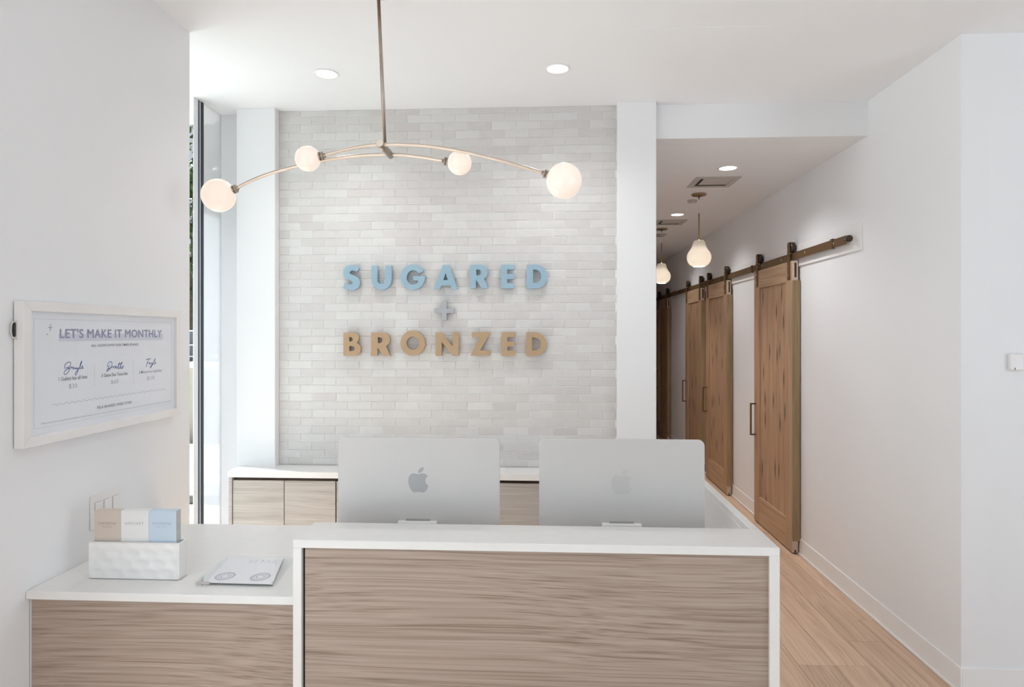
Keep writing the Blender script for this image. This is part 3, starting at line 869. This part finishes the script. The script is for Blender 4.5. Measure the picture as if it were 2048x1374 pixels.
def globe(px, py, yy, r, end, nxt):
    c = atY(px, py, yy)
    g = sphere('globe', c, r, M['globe'], t)
    d = (nxt - end).normalized()                 # from the globe towards the hub
    d = (end - c).normalized()
    s0 = c + d * (r - 0.006)
    bm = bmesh.new()
    bm_cyl(bm, s0, s0 + d * 0.009, 0.0165, n=28); bm_cyl(bm, s0 + d * 0.0095, s0 + d * 0.0135, 0.0135, n=28); bm_cyl(bm, s0 + d * 0.014, s0 + d * 0.019, 0.0165, n=28)
    bm_cyl(bm, s0, s0 + d * 0.028, 0.0085, n=16)
    finish('collar', bm, M['nickel_dark'], g)
globe(615.5, 317.5, Y1, 0.0475, p1[0], p1[1])
globe(1128, 361.6, Y1, 0.0660, p1[-1], p1[-2])
globe(437, 391, Y2, 0.0660, p2[0], p2[1])
globe(919, 326, Y2, 0.0475, p2[-1], p2[-2])

# ================================================================== CEILING FITTINGS
def downlight(x, y, z, r, label, power, spread=2.4):
    t = thing('downlight', (x, y, z), label, 'downlight', 'recessed downlights')
    lathe('trim_ring', [(r * 0.80, z - 0.0005), (r, z - 0.0005), (r, z - 0.003), (r * 0.97, z - 0.005), (r * 0.84, z - 0.004), (r * 0.80, z - 0.0005)], (x, y), M['trim'], t)
    lathe('lens', [(0.0, z - 0.002), (r * 0.80, z - 0.002), (r * 0.80, z - 0.0008), (0.0, z - 0.0008)], (x, y), M['lens'], t)
    spot('downlight_beam', (x, y, z - 0.012), power, spread, parent=t, rad=r * 0.7, blend=1.0)
downlight(-1.124, 3.258, ZC, 0.0645, 'round recessed downlight in the room ceiling, nearer the tall window', 24)
downlight(0.060, 3.255, ZC, 0.0645, 'round recessed downlight in the room ceiling, nearer the corridor', 24)
downlight(1.249, 4.493, ZK, 0.070, 'nearest recessed downlight in the corridor ceiling', 44, 2.4)
downlight(1.255, 6.216, ZK, 0.070, 'farther recessed downlight in the corridor ceiling, before the second pendant', 38, 2.4)
downlight(1.252, 7.94, ZK, 0.070, 'recessed downlight deep in the corridor, hidden from the room by the column', 34, 2.5)  # unseen next one in the row, added to light the far corridor

pn = thing('access_panel', (0.675, 3.1, ZC), 'large flush white access panel in the room ceiling', 'panel')
box('panel_leaf', 0.380, 0.968, 2.846, 3.345, ZC - 0.0022, ZC - 0.0002, M['ceiling'], pn, bev=0.0004)
pn = thing('ceiling_strip', (1.05, 3.1, ZC), 'narrow flush strip panel beside the ceiling access panel', 'panel')
box('panel_leaf', 0.985, 1.117, 2.864, 3.385, ZC - 0.0009, ZC - 0.0002, M['ceiling'], pn, bev=0.0003)

def vent(cx, cy, s, label):
    t = thing('air_vent', (cx, cy, ZK), label, 'vent', 'ceiling vents in the corridor')
    o_, i_ = s / 2, s / 2 - 0.045
    for n_, a in (('frame_side', (cx - o_, cx - i_, cy - o_, cy + o_)), ('frame_side', (cx + i_, cx + o_, cy - o_, cy + o_)), ('frame_side', (cx - i_, cx + i_, cy - o_, cy - i_)), ('frame_side', (cx - i_, cx + i_, cy + i_, cy + o_))):
        box(n_, *a, ZK - 0.006, ZK - 0.0005, M['vent'], t, bev=0.0015)
    box('duct_shade', cx - i_, cx + i_, cy - i_, cy + i_, ZK - 0.002, ZK - 0.0005, M['vent_dark'], t)  # dark plate stands for the shade inside the duct, ceiling is uncut
    box('diffuser_plate', cx - i_ + 0.022, cx + i_ - 0.004, cy - i_ + 0.004, cy + i_ - 0.045, ZK - 0.0055, ZK - 0.0025, M['vent'], t, bev=0.0008)
vent(1.254, 4.898, 0.325, 'square air vent in the corridor ceiling in front of the first pendant')
vent(1.262, 6.640, 0.30, 'square air vent in the corridor ceiling behind the second downlight')
vent(1.255, 7.50, 0.24, 'small square air vent deep in the corridor, behind the second pendant')
t = thing('smoke_detector', (1.251, 5.571, ZK), 'small round white smoke detector behind the first pendant', 'detector')
lathe('detector_body', [(0.0, ZK - 0.022), (0.024, ZK - 0.022), (0.036, ZK - 0.016), (0.040, ZK - 0.006), (0.040, ZK - 0.0005), (0.0, ZK - 0.0005)], (1.251, 5.571), M['vent'], t)
lathe('sensor_cap', [(0.0, ZK - 0.028), (0.012, ZK - 0.028), (0.016, ZK - 0.022), (0.0, ZK - 0.0218)], (1.251, 5.571), M['trim'], t)

def pendant(x, y, label, power):
    t = thing('pendant_lamp', (x, y, 2.15), label, 'pendant lamp', 'opal pendants along the corridor')
    lathe('canopy', [(0.0, ZK - 0.014), (0.055, ZK - 0.014), (0.060, ZK - 0.010), (0.060, ZK - 0.0005), (0.0, ZK - 0.0005)], (x, y), M['brass'], t)
    cyl('canopy_nipple', (x, y, ZK - 0.045), (x, y, ZK - 0.014), 0.006, M['brass'], t, n=12)
    cyl('cord', (x, y, 2.58), (x, y, ZK - 0.045), 0.0013, M['trim'], t, n=8)
    cyl('stem', (x, y, 2.355), (x, y, 2.58), 0.0052, M['brass'], t, n=14)
    k = 0.000898
    zz = lambda v: 2.36 - (v - 825) * k
    prof = [(0.006, zz(823)), (30 * k, zz(824)), (42 * k, zz(828)), (52 * k, zz(840)), (59 * k, zz(865)), (67 * k, zz(890)), (80 * k, zz(912)), (96 * k, zz(935)), (106 * k, zz(962)), (107 * k, zz(985)), (101 * k, zz(1012)), (88 * k, zz(1035)), (70 * k, zz(1052)), (58 * k, zz(1058)), (52 * k, zz(1061))]
    pr = [(p.x, p.y) for p in spline([Vector((a, b, 0)) for a, b in prof], 3)]
    pr += [(r - 0.003, z_) for r, z_ in [(52 * k, zz(1061))]]
    lathe('shade', pr, (x, y), M['opal'], t)
    bulb('pendant_bulb', (x, y, 2.218), power, 0.030, (1.0, 0.90, 0.78), t)
pendant(1.246, 5.315, 'opal glass pendant lamp on a brass stem, nearest in the corridor', 28.0)
pendant(1.250, 7.032, 'opal glass pendant lamp farther down the corridor, partly behind the column', 28.0)

# ================================================================== SLIDING DOORS
XD = 1.791
def barn_door(y0, w, label, lead):
    t = thing('sliding_door', (XD, y0 + w / 2, 0.008), label, 'door', 'sliding wood doors along the corridor')
    y1 = y0 + w; zb, zt = 0.010, 2.134; xb = XD + 0.040; st = 0.125
    box('stile', XD, xb, y0, y0 + st, zb, zt, M['door_stile'], t, bev=0.0015)
    box('stile', XD, xb, y1 - st, y1, zb, zt, M['door_stile'], t, bev=0.0015)
    box('rail', XD + 0.0005, xb, y0 + st, y1 - st, 1.985, zt, M['door_rail'], t, bev=0.001)
    box('rail', XD + 0.0005, xb, y0 + st, y1 - st, zb, 0.232, M['door_rail'], t, bev=0.001)
    box('panel', XD + 0.014, xb - 0.006, y0 + st, y1 - st, 0.232, 1.985, M['door_wood'], t)
    box('edge_board', XD + 0.0008, XR - 0.006, y0 - 0.019, y0 - 0.0002, 0.097, 1.99, M['door_edge'], t, bev=0.001)
    for a, b in ((0.012, 0.0968), (1.9902, 2.132)):
        box('end_block', XD + 0.001, xb, y0 - 0.010, y0 - 0.0002, a, b, M['raw_wood'], t, bev=0.001)
    box('floor_guide', XD + 0.015, XD + 0.025, y0 - 0.012, y0 - 0.0101, 0.014, 0.032, M['bronze_dark'], t)
    bm = bmesh.new(); bm_box(bm, XD + 0.014, XD + 0.028, y0 - 0.0115, y0 - 0.0100, 2.012, 2.118)
    finish('edge_pull', bm, M['bronze_dark'], t)
    # hangers: strap on the face with a rounded head, wheel behind it
    for yy in (y0 + 0.055, y1 - 0.085):
        lo = []
        for k in range(13):
            a = math.pi * k / 12; lo.append(Vector((XD - 0.006, yy + 0.022 * math.cos(a), 2.252 + 0.022 * math.sin(a))))
        lo += [Vector((XD - 0.006, yy - 0.022, 1.996)), Vector((XD - 0.006, yy + 0.022, 1.996))]
        s = filled('hanger_strap', [lo], (0, -1, 0), (0, 0, 1), 0.005, M['bronze'], t)
        bm = bmesh.new()
        for z in (2.03, 2.10, 2.222): bm_cyl(bm, (XD - 0.0105, yy, z), (XD - 0.006, yy, z), 0.0055, n=10)
        finish('bolt', bm, M['screw'], s)
        wh = cyl('wheel', (XD + 0.001, yy, 2.236), (XD + 0.034, yy, 2.236), 0.040, M['bronze_dark'], t, n=28)
        box('wheel_guard', XD + 0.030, XD + 0.036, yy - 0.024, yy + 0.024, 2.20, 2.272, M['bronze_dark'], t, bev=0.004)
    # bar handle on the leading stile
    yh = y1 - 0.045
    hd = thing_part = bpy.data.objects.new('handle', None)
    bm = bmesh.new()
    bm_box(bm, XD - 0.048, XD - 0.036, yh - 0.009, yh + 0.009, 0.738, 1.012, 0.001)
    bm_box(bm, XD - 0.036, XD, yh - 0.009, yh + 0.009, 0.738, 0.750, 0.001)
    bm_box(bm, XD - 0.036, XD, yh - 0.009, yh + 0.009, 1.000, 1.012, 0.001)
    bpy.data.objects.remove(hd)
    finish('handle', bm, M['bronze'], t)
barn_door(4.793, 0.852, 'knotty wood sliding door nearest the room, seen at full height', 1)
barn_door(6.482, 0.835, 'second knotty wood sliding door from the room, beside the desk return', 1)
barn_door(7.546, 0.835, 'third wood sliding door from the room, close behind the second', 1)
barn_door(9.628, 0.835, 'farthest wood sliding door at the dark end of the corridor', 1)

struct(box('trim_4', XR - 0.012, XR, 3.867, 11.0, 2.092, 2.254, M['trim'], bev=0.0015))
def track(y0, y1, label, s0=0.06):
    t = thing('door_track', (1.809, (y0 + y1) / 2, 2.14), label, 'track', 'flat metal tracks above the sliding doors')
    box('bar', 1.806, 1.812, y0, y1, 2.141, 2.194, M['bronze'], t, bev=0.001)
    n = 4
    for k in range(n):
        y = y0 + 0.16 + (y1 - y0 - 0.32) * k / (n - 1)
        s = cyl('standoff', (1.812, y, 2.168), (XR - 0.012, y, 2.168), 0.011, M['bronze_dark'], t, n=14)
        cyl('bolt', (1.8025, y, 2.168), (1.806, y, 2.168), 0.008, M['screw'], t, n=10)
    for y in (y0 + s0, y1 - 0.045):
        box('stop', 1.798, 1.820, y, y + 0.03, 2.137, 2.200, M['bronze'], t, bev=0.003)
    return t
tk = track(3.985, 5.655, 'bronze track above the nearest sliding door, with a round end knob', 0.17)
cyl('end_pin', (1.803, 3.994, 2.168), (1.803, 3.949, 2.168), 0.006, M['screw'], tk, n=12)
lathe_o = sphere('end_knob', (1.803, 3.934, 2.168), 0.021, M['bronze_dark'], tk, 20)
track(5.675, 7.400, 'bronze track above the second sliding door')
track(7.420, 9.150, 'bronze track above the third sliding door')
track(9.170, 10.95, 'bronze track above the farthest sliding door')

# ================================================================== WALL ITEMS
# framed price poster on the left wall
FX0, FX1 = XL + 0.004, -1.540
fy0, fy1, fz0, fz1 = 1.829, 2.652, 1.260, 1.698
t = thing('poster_frame', (FX0, (fy0 + fy1) / 2, fz0), 'white framed membership price poster hanging on the left wall', 'picture')
fw = 0.029
def mitre(name, pts):
    bm = bmesh.new()
    a = [bm.verts.new((FX0, y, z)) for y, z in pts]; b = [bm.verts.new((FX1, y, z)) for y, z in pts]
    for k in range(4): bm.faces.new((a[k], a[(k + 1) % 4], b[(k + 1) % 4], b[k]))
    bm.faces.new(a); bm.faces.new(b[::-1])
    bmesh.ops.bevel(bm, geom=bm.edges[:], offset=0.0008, segments=1, affect='EDGES')
    return finish(name, bm, M['frame_white'], t)
iy0, iy1, iz0, iz1 = fy0 + fw, fy1 - fw, fz0 + fw, fz1 - fw
mitre('frame_rail', [(fy0, fz0), (iy0, iz0), (iy0, iz1), (fy0, fz1)])
mitre('frame_rail', [(fy1, fz0), (fy1, fz1), (iy1, iz1), (iy1, iz0)])
mitre('frame_rail', [(fy0, fz1), (iy0, iz1), (iy1, iz1), (fy1, fz1)])
mitre('frame_rail', [(fy0, fz0), (fy1, fz0), (iy1, iz0), (iy0, iz0)])
PX = -1.551
poster = box('poster', FX0 + 0.002, PX, iy0 - 0.003, iy1 + 0.003, iz0 - 0.003, iz1 + 0.003, M['paper'], t)
box('glazing', -1.5475, -1.5455, iy0 - 0.002, iy1 + 0.002, iz0 - 0.002, iz1 + 0.002, M['glass'], t)
PT = PX + 0.0006
def pp(px, py, lift=0.0): return atX(px, py, PT + lift)
def ptext(body, x0, y0, x1, y1, hgt, mat, **kw):
    """words whose baseline runs from pixel (x0,y0) to (x1,y1), cap height hgt in metres"""
    a, b = pp(x0, y0), pp(x1, y1)
    z = (a.z + b.z) / 2
    text('lettering', body, (PT, a.y, z), (0, 1, 0), (0, 0, 1), b.y - a.y, hgt, mat, poster, **kw)
a, b = pp(118, 679), pp(326, 675)
box('print_band', PT - 0.0005, PT - 0.0002, a.y, b.y, 1.576, 1.600, M['ink_wash'], poster)
ptext("LET'S MAKE IT MONTHLY", 120, 675.5, 323.5, 675, 0.0300, M['ink_lilac'], fat=0.0013, space=1.06)
ptext("ALL GOWS EVPD FOR TMER STAVES", 182.5, 693, 277, 692, 0.0088, M['ink_grey'], bold=0.012, space=1.12)
ptext("1 Guliest kas all Ivox", 117.5, 762, 175, 757, 0.0125, M['ink_grey'], bold=0.012)
ptext("3 Gatne Ene Yooa lolu", 203, 754.5, 255, 750, 0.0122, M['ink_grey'], bold=0.012)
ptext("2 Mhnoot hoo hanel hoo", 278, 747.5, 323.5, 743.5, 0.0118, M['ink_pale'], bold=0.012)
ptext("$30", 138, 778, 154.5, 777, 0.0165, M['ink_pale'], space=1.1)
ptext("$60", 222, 769, 236.5, 768, 0.0165, M['ink_pale'], space=1.1)
ptext("$110", 294.5, 761.5, 308.5, 759.5, 0.0165, M['ink_pale'], space=1.1)
ptext("FELA BHARED ONEE STARS", 194.5, 818, 263.5, 807, 0.0098, M['ink_grey'], bold=0.014, space=1.1)
ptext("Please note for active groups Enrollment. 3 classes applies for this a Class membership cannot be combined or transferred and will be subject to renewal per member policy", 83, 848.5, 341, 804.5, 0.0062, M['ink_pale'])
def pen(pts, mat, r=0.0011, name='script', cv=lambda p: (90 + p[0] / 7.877, 700 + p[1] / 7.877), sm=4):
    P = [pp(*cv(p)) for p in pts]
    return spline(P, sm), r
def pen_obj(strokes, mat, name='script_word', r=0.0012):
    bm = bmesh.new()
    for s in strokes:
        P, _ = pen(s, mat)
        # flat ribbon of ink in the plane of the sheet
        prev = None
        for i, p in enumerate(P):
            tdir = (P[min(i + 1, len(P) - 1)] - P[max(i - 1, 0)]).normalized()
            nn = Vector((1, 0, 0)).cross(tdir).normalized() * r
            q = (bm.verts.new(p + nn), bm.verts.new(p - nn))
            if prev: bm.faces.new((prev[0], prev[1], q[1], q[0]))
            prev = q
    return finish(name, bm, mat, poster)
pen_obj([[(318, 300), (315, 245), (345, 205), (385, 190), (405, 202), (398, 240), (370, 270), (335, 285)], [(335, 285), (375, 283), (388, 308), (365, 350), (332, 382), (307, 385), (300, 360), (325, 320), (400, 282)],
         [(400, 282), (410, 262), (420, 288), (432, 270), (452, 270), (440, 300), (462, 290), (472, 278), (478, 302), (492, 284), (507, 280), (500, 305), (522, 288), (530, 300), (515, 330), (497, 384), (481, 395), (475, 370), (502, 335), (550, 268), (580, 188), (572, 182), (555, 240), (550, 295), (575, 275), (590, 250), (598, 262), (584, 296), (606, 284)]], M['ink_blue'])
pen_obj([[(1012, 242), (1000, 280), (985, 318)], [(985, 270), (990, 218), (1025, 185), (1055, 197), (1050, 245), (1020, 300), (985, 335), (972, 328), (987, 305), (1060, 270)],
         [(1060, 270), (1066, 252), (1080, 280), (1096, 255), (1112, 255), (1100, 287), (1120, 270), (1136, 253), (1130, 287), (1150, 275), (1176, 190), (1155, 287), (1180, 280), (1212, 180), (1190, 287), (1215, 270), (1236, 245), (1226, 285), (1206, 286)], [(1148, 226), (1226, 206)]], M['ink_blue'])
pen_obj([[(1590, 152), (1665, 135)], [(1630, 145), (1612, 210), (1596, 268)], [(1600, 207), (1640, 195)],
         [(1638, 218), (1656, 194), (1645, 227), (1670, 213), (1690, 203), (1680, 232), (1702, 213), (1667, 276), (1655, 264), (1690, 230), (1737, 132), (1715, 227), (1735, 207), (1747, 190), (1740, 220)]], M['ink_blue'])
a, b = pp(105, 809), pp(331, 778.5)
bm = bmesh.new(); prev = None
for i in range(231):
    u = i / 230.0; y = a.y + (b.y - a.y) * u; z = (a.z + b.z) / 2 + 0.0024 * math.sin(u * 2 * math.pi * 23)
    q = (bm.verts.new((PT, y, z + 0.0007)), bm.verts.new((PT, y, z - 0.0007)))
    if prev: bm.faces.new((prev[0], prev[1], q[1], q[0]))
    prev = q
finish('wavy_rule', bm, M['ink_pale'], poster)
for px, pa, pb in ((189, 728, 770), (267, 722, 766)):
    bm = bmesh.new()
    for k in range(9):
        c = pp(px, pa + (pb - pa) * k / 8.0); bm_box(bm, PT - 0.0003, PT, c.y - 0.0012, c.y + 0.0012, c.z - 0.0012, c.z + 0.0012)
    finish('dotted_rule', bm, M['ink_pale'], poster)
bm = bmesh.new()
e_ = 0.022
for y0, y1, z0, z1 in ((iy0 + e_, iy1 - e_, iz1 - e_ - 0.001, iz1 - e_), (iy0 + e_, iy1 - e_, iz0 + e_, iz0 + e_ + 0.001), (iy0 + e_, iy0 + e_ + 0.001, iz0 + e_, iz1 - e_), (iy1 - e_ - 0.001, iy1 - e_, iz0 + e_, iz1 - e_)):
    bm_box(bm, PT - 0.0004, PT - 0.0001, y0, y1, z0, z1)
finish('printed_border', bm, M['ink_wash'], poster)
bm = bmesh.new()
c = pp(101, 655)
bm_box(bm, PT - 0.0004, PT, c.y - 0.009, c.y + 0.009, c.z - 0.0012, c.z + 0.0012); bm_box(bm, PT - 0.0004, PT, c.y - 0.0012, c.y + 0.0012, c.z - 0.012, c.z + 0.012)
c = pp(94.5, 668.5); bm_box(bm, PT - 0.0004, PT, c.y - 0.002, c.y + 0.002, c.z - 0.002, c.z + 0.002)
finish('sparkle', bm, M['ink_pale'], poster)
# hanging wire showing at the near edge
wp = [(FX0 + 0.012, fy0 + 0.004, 1.640), (FX0 + 0.006, fy0 - 0.010, 1.634), (FX0 + 0.004, fy0 - 0.014, 1.612), (FX0 + 0.006, fy0 - 0.010, 1.590), (FX0 + 0.012, fy0 + 0.003, 1.583)]
tube('hanging_wire', spline([Vector(p) for p in wp], 5), 0.0014, M['screw'], t, 8)
box('wire_clip', FX0, FX0 + 0.008, fy0 - 0.006, fy0, 1.592, 1.634, M['black'], t, bev=0.002)

# three-gang switch behind the card holder
t = thing('light_switch', (XL, 2.232, 0.92), 'white three-rocker switch plate on the left wall above the counter', 'switch')
box('plate', XL + 0.0003, XL + 0.006, 2.152, 2.312, 0.920, 1.036, M['plate'], t, bev=0.0018, seg=2)
for k in range(3):
    yc = 2.232 + (k - 1) * 0.046
    box('rocker_frame', XL + 0.0056, XL + 0.0066, yc - 0.0175, yc + 0.0175, 0.944, 1.012, M['vent'], t, bev=0.0004)  # rocker surround, shade of its recess put into the darker colour
    box('rocker', XL + 0.006, XL + 0.0095, yc - 0.0155, yc + 0.0155, 0.946, 1.010, M['plate'], t, bev=0.001)

# sensor on the right-hand wall
t = thing('wall_sensor', (2.075, 2.973, 1.44), 'small white sensor box on the wall at the right edge', 'sensor')
box('housing', 2.048, 2.104, 2.951, 2.9725, 1.440, 1.513, M['plate'], t, bev=0.005, seg=3)
bm = bmesh.new(); bm_box(bm, 2.063, 2.066, 2.9500, 2.9515, 1.4425, 1.452); finish('slot', bm, M['black'], t)

# ================================================================== ON THE SIDE COUNTER
ZT = 0.82
t = thing('card_holder', (-1.306, 2.02, ZT), 'white hammered ceramic box holding three packs of cards', 'holder')
hx0, hx1, hy0, hy1, hz1 = -1.455, -1.158, 1.984, 2.032, 0.937
bm = bmesh.new()
nx, nz = 44, 18
r_ = random.Random(9)
def dent(u, v):
    # hammered rows: shallow scoops in three offset courses
    rws = 3.6; k = math.floor(v * rws); fu = (u * 5.3 + 0.5 * (k % 2)) % 1.0; fv = (v * rws) % 1.0
    d = ((fu - 0.5) / 0.52) ** 2 + ((fv - 0.5) / 0.55) ** 2
    ed = min(u, 1 - u, v, 1 - v) * 14
    return max(0.0, 1 - d) * 0.0042 * min(1, ed)
grid = [[bm.verts.new((hx0 + (hx1 - hx0) * i / nx, hy0 + dent(i / nx, j / nz), ZT + 0.002 + (hz1 - ZT - 0.002) * j / nz)) for j in range(nz + 1)] for i in range(nx + 1)]
for i in range(nx):
    for j in range(nz):
        f = bm.faces.new((grid[i][j], grid[i + 1][j], grid[i + 1][j + 1], grid[i][j + 1])); f.smooth = True
finish('front_face', bm, M['ceramic'], t)
box('base', hx0 + 0.0005, hx1 - 0.0005, hy0 + 0.005, hy1, ZT + 0.0005, ZT + 0.008, M['ceramic'], t, bev=0.002)
box('side', hx0, hx0 + 0.006, hy0, hy1, ZT + 0.002, hz1, M['ceramic'], t, bev=0.0008)
box('side', hx1 - 0.006, hx1, hy0, hy1, ZT + 0.002, hz1, M['ceramic'], t, bev=0.0008)
box('back_face', hx0 + 0.006, hx1 - 0.006, hy1 - 0.006, hy1, ZT + 0.002, hz1, M['ceramic'], t, bev=0.0008)
box('front_wall', hx0 + 0.006, hx1 - 0.006, hy0 + 0.0045, hy0 + 0.008, ZT + 0.002, hz1, M['ceramic'], t)
def pack(x0, x1, mat, label, l1, l2, top, ink):
    c = thing('card_pack', ((x0 + x1) / 2, 2.02, ZT + 0.009), label, 'cards', 'packs of cards in the ceramic box')
    n = 5
    ya, yb = 1.996, 2.022
    box('front_card', x0, x1, ya, ya + 0.0012, ZT + 0.009, top, mat, c)
    box('pack_body', x0 + 0.0004, x1 - 0.0008, ya + 0.0012, yb, ZT + 0.009, top + 0.0005, mat, c)
    box('pack_side', x1 - 0.0008, x1, ya + 0.0012, yb, ZT + 0.009, top + 0.0005, M['card_edge'], c)
    text('lettering', l1, (x0 + (x1 - x0) * 0.14, ya - 0.0004, top - 0.044), (1, 0, 0), (0, 0, 1), (x1 - x0) * 0.68, 0.0085, ink, c, bold=0.012, space=1.3)
    if l2: text('lettering', l2, (x0 + (x1 - x0) * 0.28, ya - 0.0004, top - 0.053), (1, 0, 0), (0, 0, 1), (x1 - x0) * 0.38, 0.0036, ink, c, space=1.1)
M['ink_card'] = plain('ink_card', (0.37, 0.33, 0.29, 1), 0.8)
M['ink_card2'] = plain('ink_card2', (0.46, 0.46, 0.45, 1), 0.8)
M['ink_card3'] = plain('ink_card3', (0.38, 0.46, 0.55, 1), 0.8)
pack(-1.4440, -1.3566, M['card_tan'], 'beige pack of cards, left in the ceramic box', 'EXAVEDINS', 'SKIN DETAILS', 1.0335, M['ink_card'])
pack(-1.3560, -1.2650, M['card_white'], 'white pack of cards, middle in the ceramic box', 'ASEVIAKT', None, 1.0345, M['ink_card2'])
pack(-1.2644, -1.1745, M['card_blue'], 'pale blue pack of cards, right in the ceramic box', 'EXAVRENE', 'SKIN DETAIL', 1.0355, M['ink_card3'])

# clear acrylic sign holder lying on the counter
t = thing('acrylic_sign', (-0.97, 2.06, ZT), 'clear acrylic sign holder lying flat with a printed sheet', 'sign holder')
P4 = [Vector((-1.088, 1.950, 0)), Vector((-0.833, 1.946, 0)), Vector((-0.862, 2.178, 0)), Vector((-1.103, 2.180, 0))]
def slab(name, q, z0, z1, mat, par, bev=0.0):
    bm = bmesh.new()
    a = [bm.verts.new((p.x, p.y, z0)) for p in q]; b = [bm.verts.new((p.x, p.y, z1)) for p in q]
    for k in range(4): bm.faces.new((a[k], a[(k + 1) % 4], b[(k + 1) % 4], b[k]))
    bm.faces.new(a[::-1]); bm.faces.new(b)
    if bev: bmesh.ops.bevel(bm, geom=bm.edges[:], offset=bev, segments=1, affect='EDGES')
    return finish(name, bm, mat, par)
cen = sum(P4, Vector()) / 4
slab('base_plate', P4, ZT + 0.0008, ZT + 0.0065, M['acrylic'], t, 0.0006)
slab('cover_plate', P4, ZT + 0.0082, ZT + 0.0135, M['acrylic'], t, 0.0006)
ins = [P4[0].lerp(P4[1], 0.13).lerp(cen, 0.03), P4[1].lerp(P4[0], 0.02).lerp(cen, 0.03), P4[2].lerp(P4[3], 0.16).lerp(cen, 0.01), P4[3].lerp(P4[2], 0.03).lerp(cen, 0.01)]
sh = slab('printed_sheet', ins, ZT + 0.0067, ZT + 0.0079, M['paper'], t)
exd = (P4[1] - P4[0]).normalized(); eyd = Vector((0, 1, 0))
text('lettering', 'RETAIL', (-1.005, 2.128, ZT + 0.00805), exd, (-0.1, 1, 0), 0.105, 0.030, M['ink_wash'], sh, bold=0.01)
for cx in (-1.020, -0.905):
    bm = bmesh.new()
    for ri, ro in ((0.010, 0.014), (0.018, 0.021), (0.024, 0.031)):
        n = 36; A_ = []; B_2 = []
        for k in range(n):
            th = 2 * math.pi * k / n
            A_.append(bm.verts.new((cx + ri * math.cos(th), 2.006 + ri * 1.1 * math.sin(th), ZT + 0.00805))); B_2.append(bm.verts.new((cx + ro * math.cos(th), 2.006 + ro * 1.1 * math.sin(th), ZT + 0.00805)))
        for k in range(n): bm.faces.new((A_[k], A_[(k + 1) % n], B_2[(k + 1) % n], B_2[k]))
    finish('printed_rosette', bm, M['ink_pale'], sh)
box('clip', -1.082, -1.040, 1.9450, 1.9500, ZT + 0.0045, ZT + 0.0125, M['vent'], t, bev=0.001)
for x in (-1.066, -0.845): cyl('pin', (x, 1.953 if x < -0.9 else 1.955, ZT + 0.0003), (x, 1.953 if x < -0.9 else 1.955, ZT + 0.0130), 0.0022, M['screw'], t, n=10)
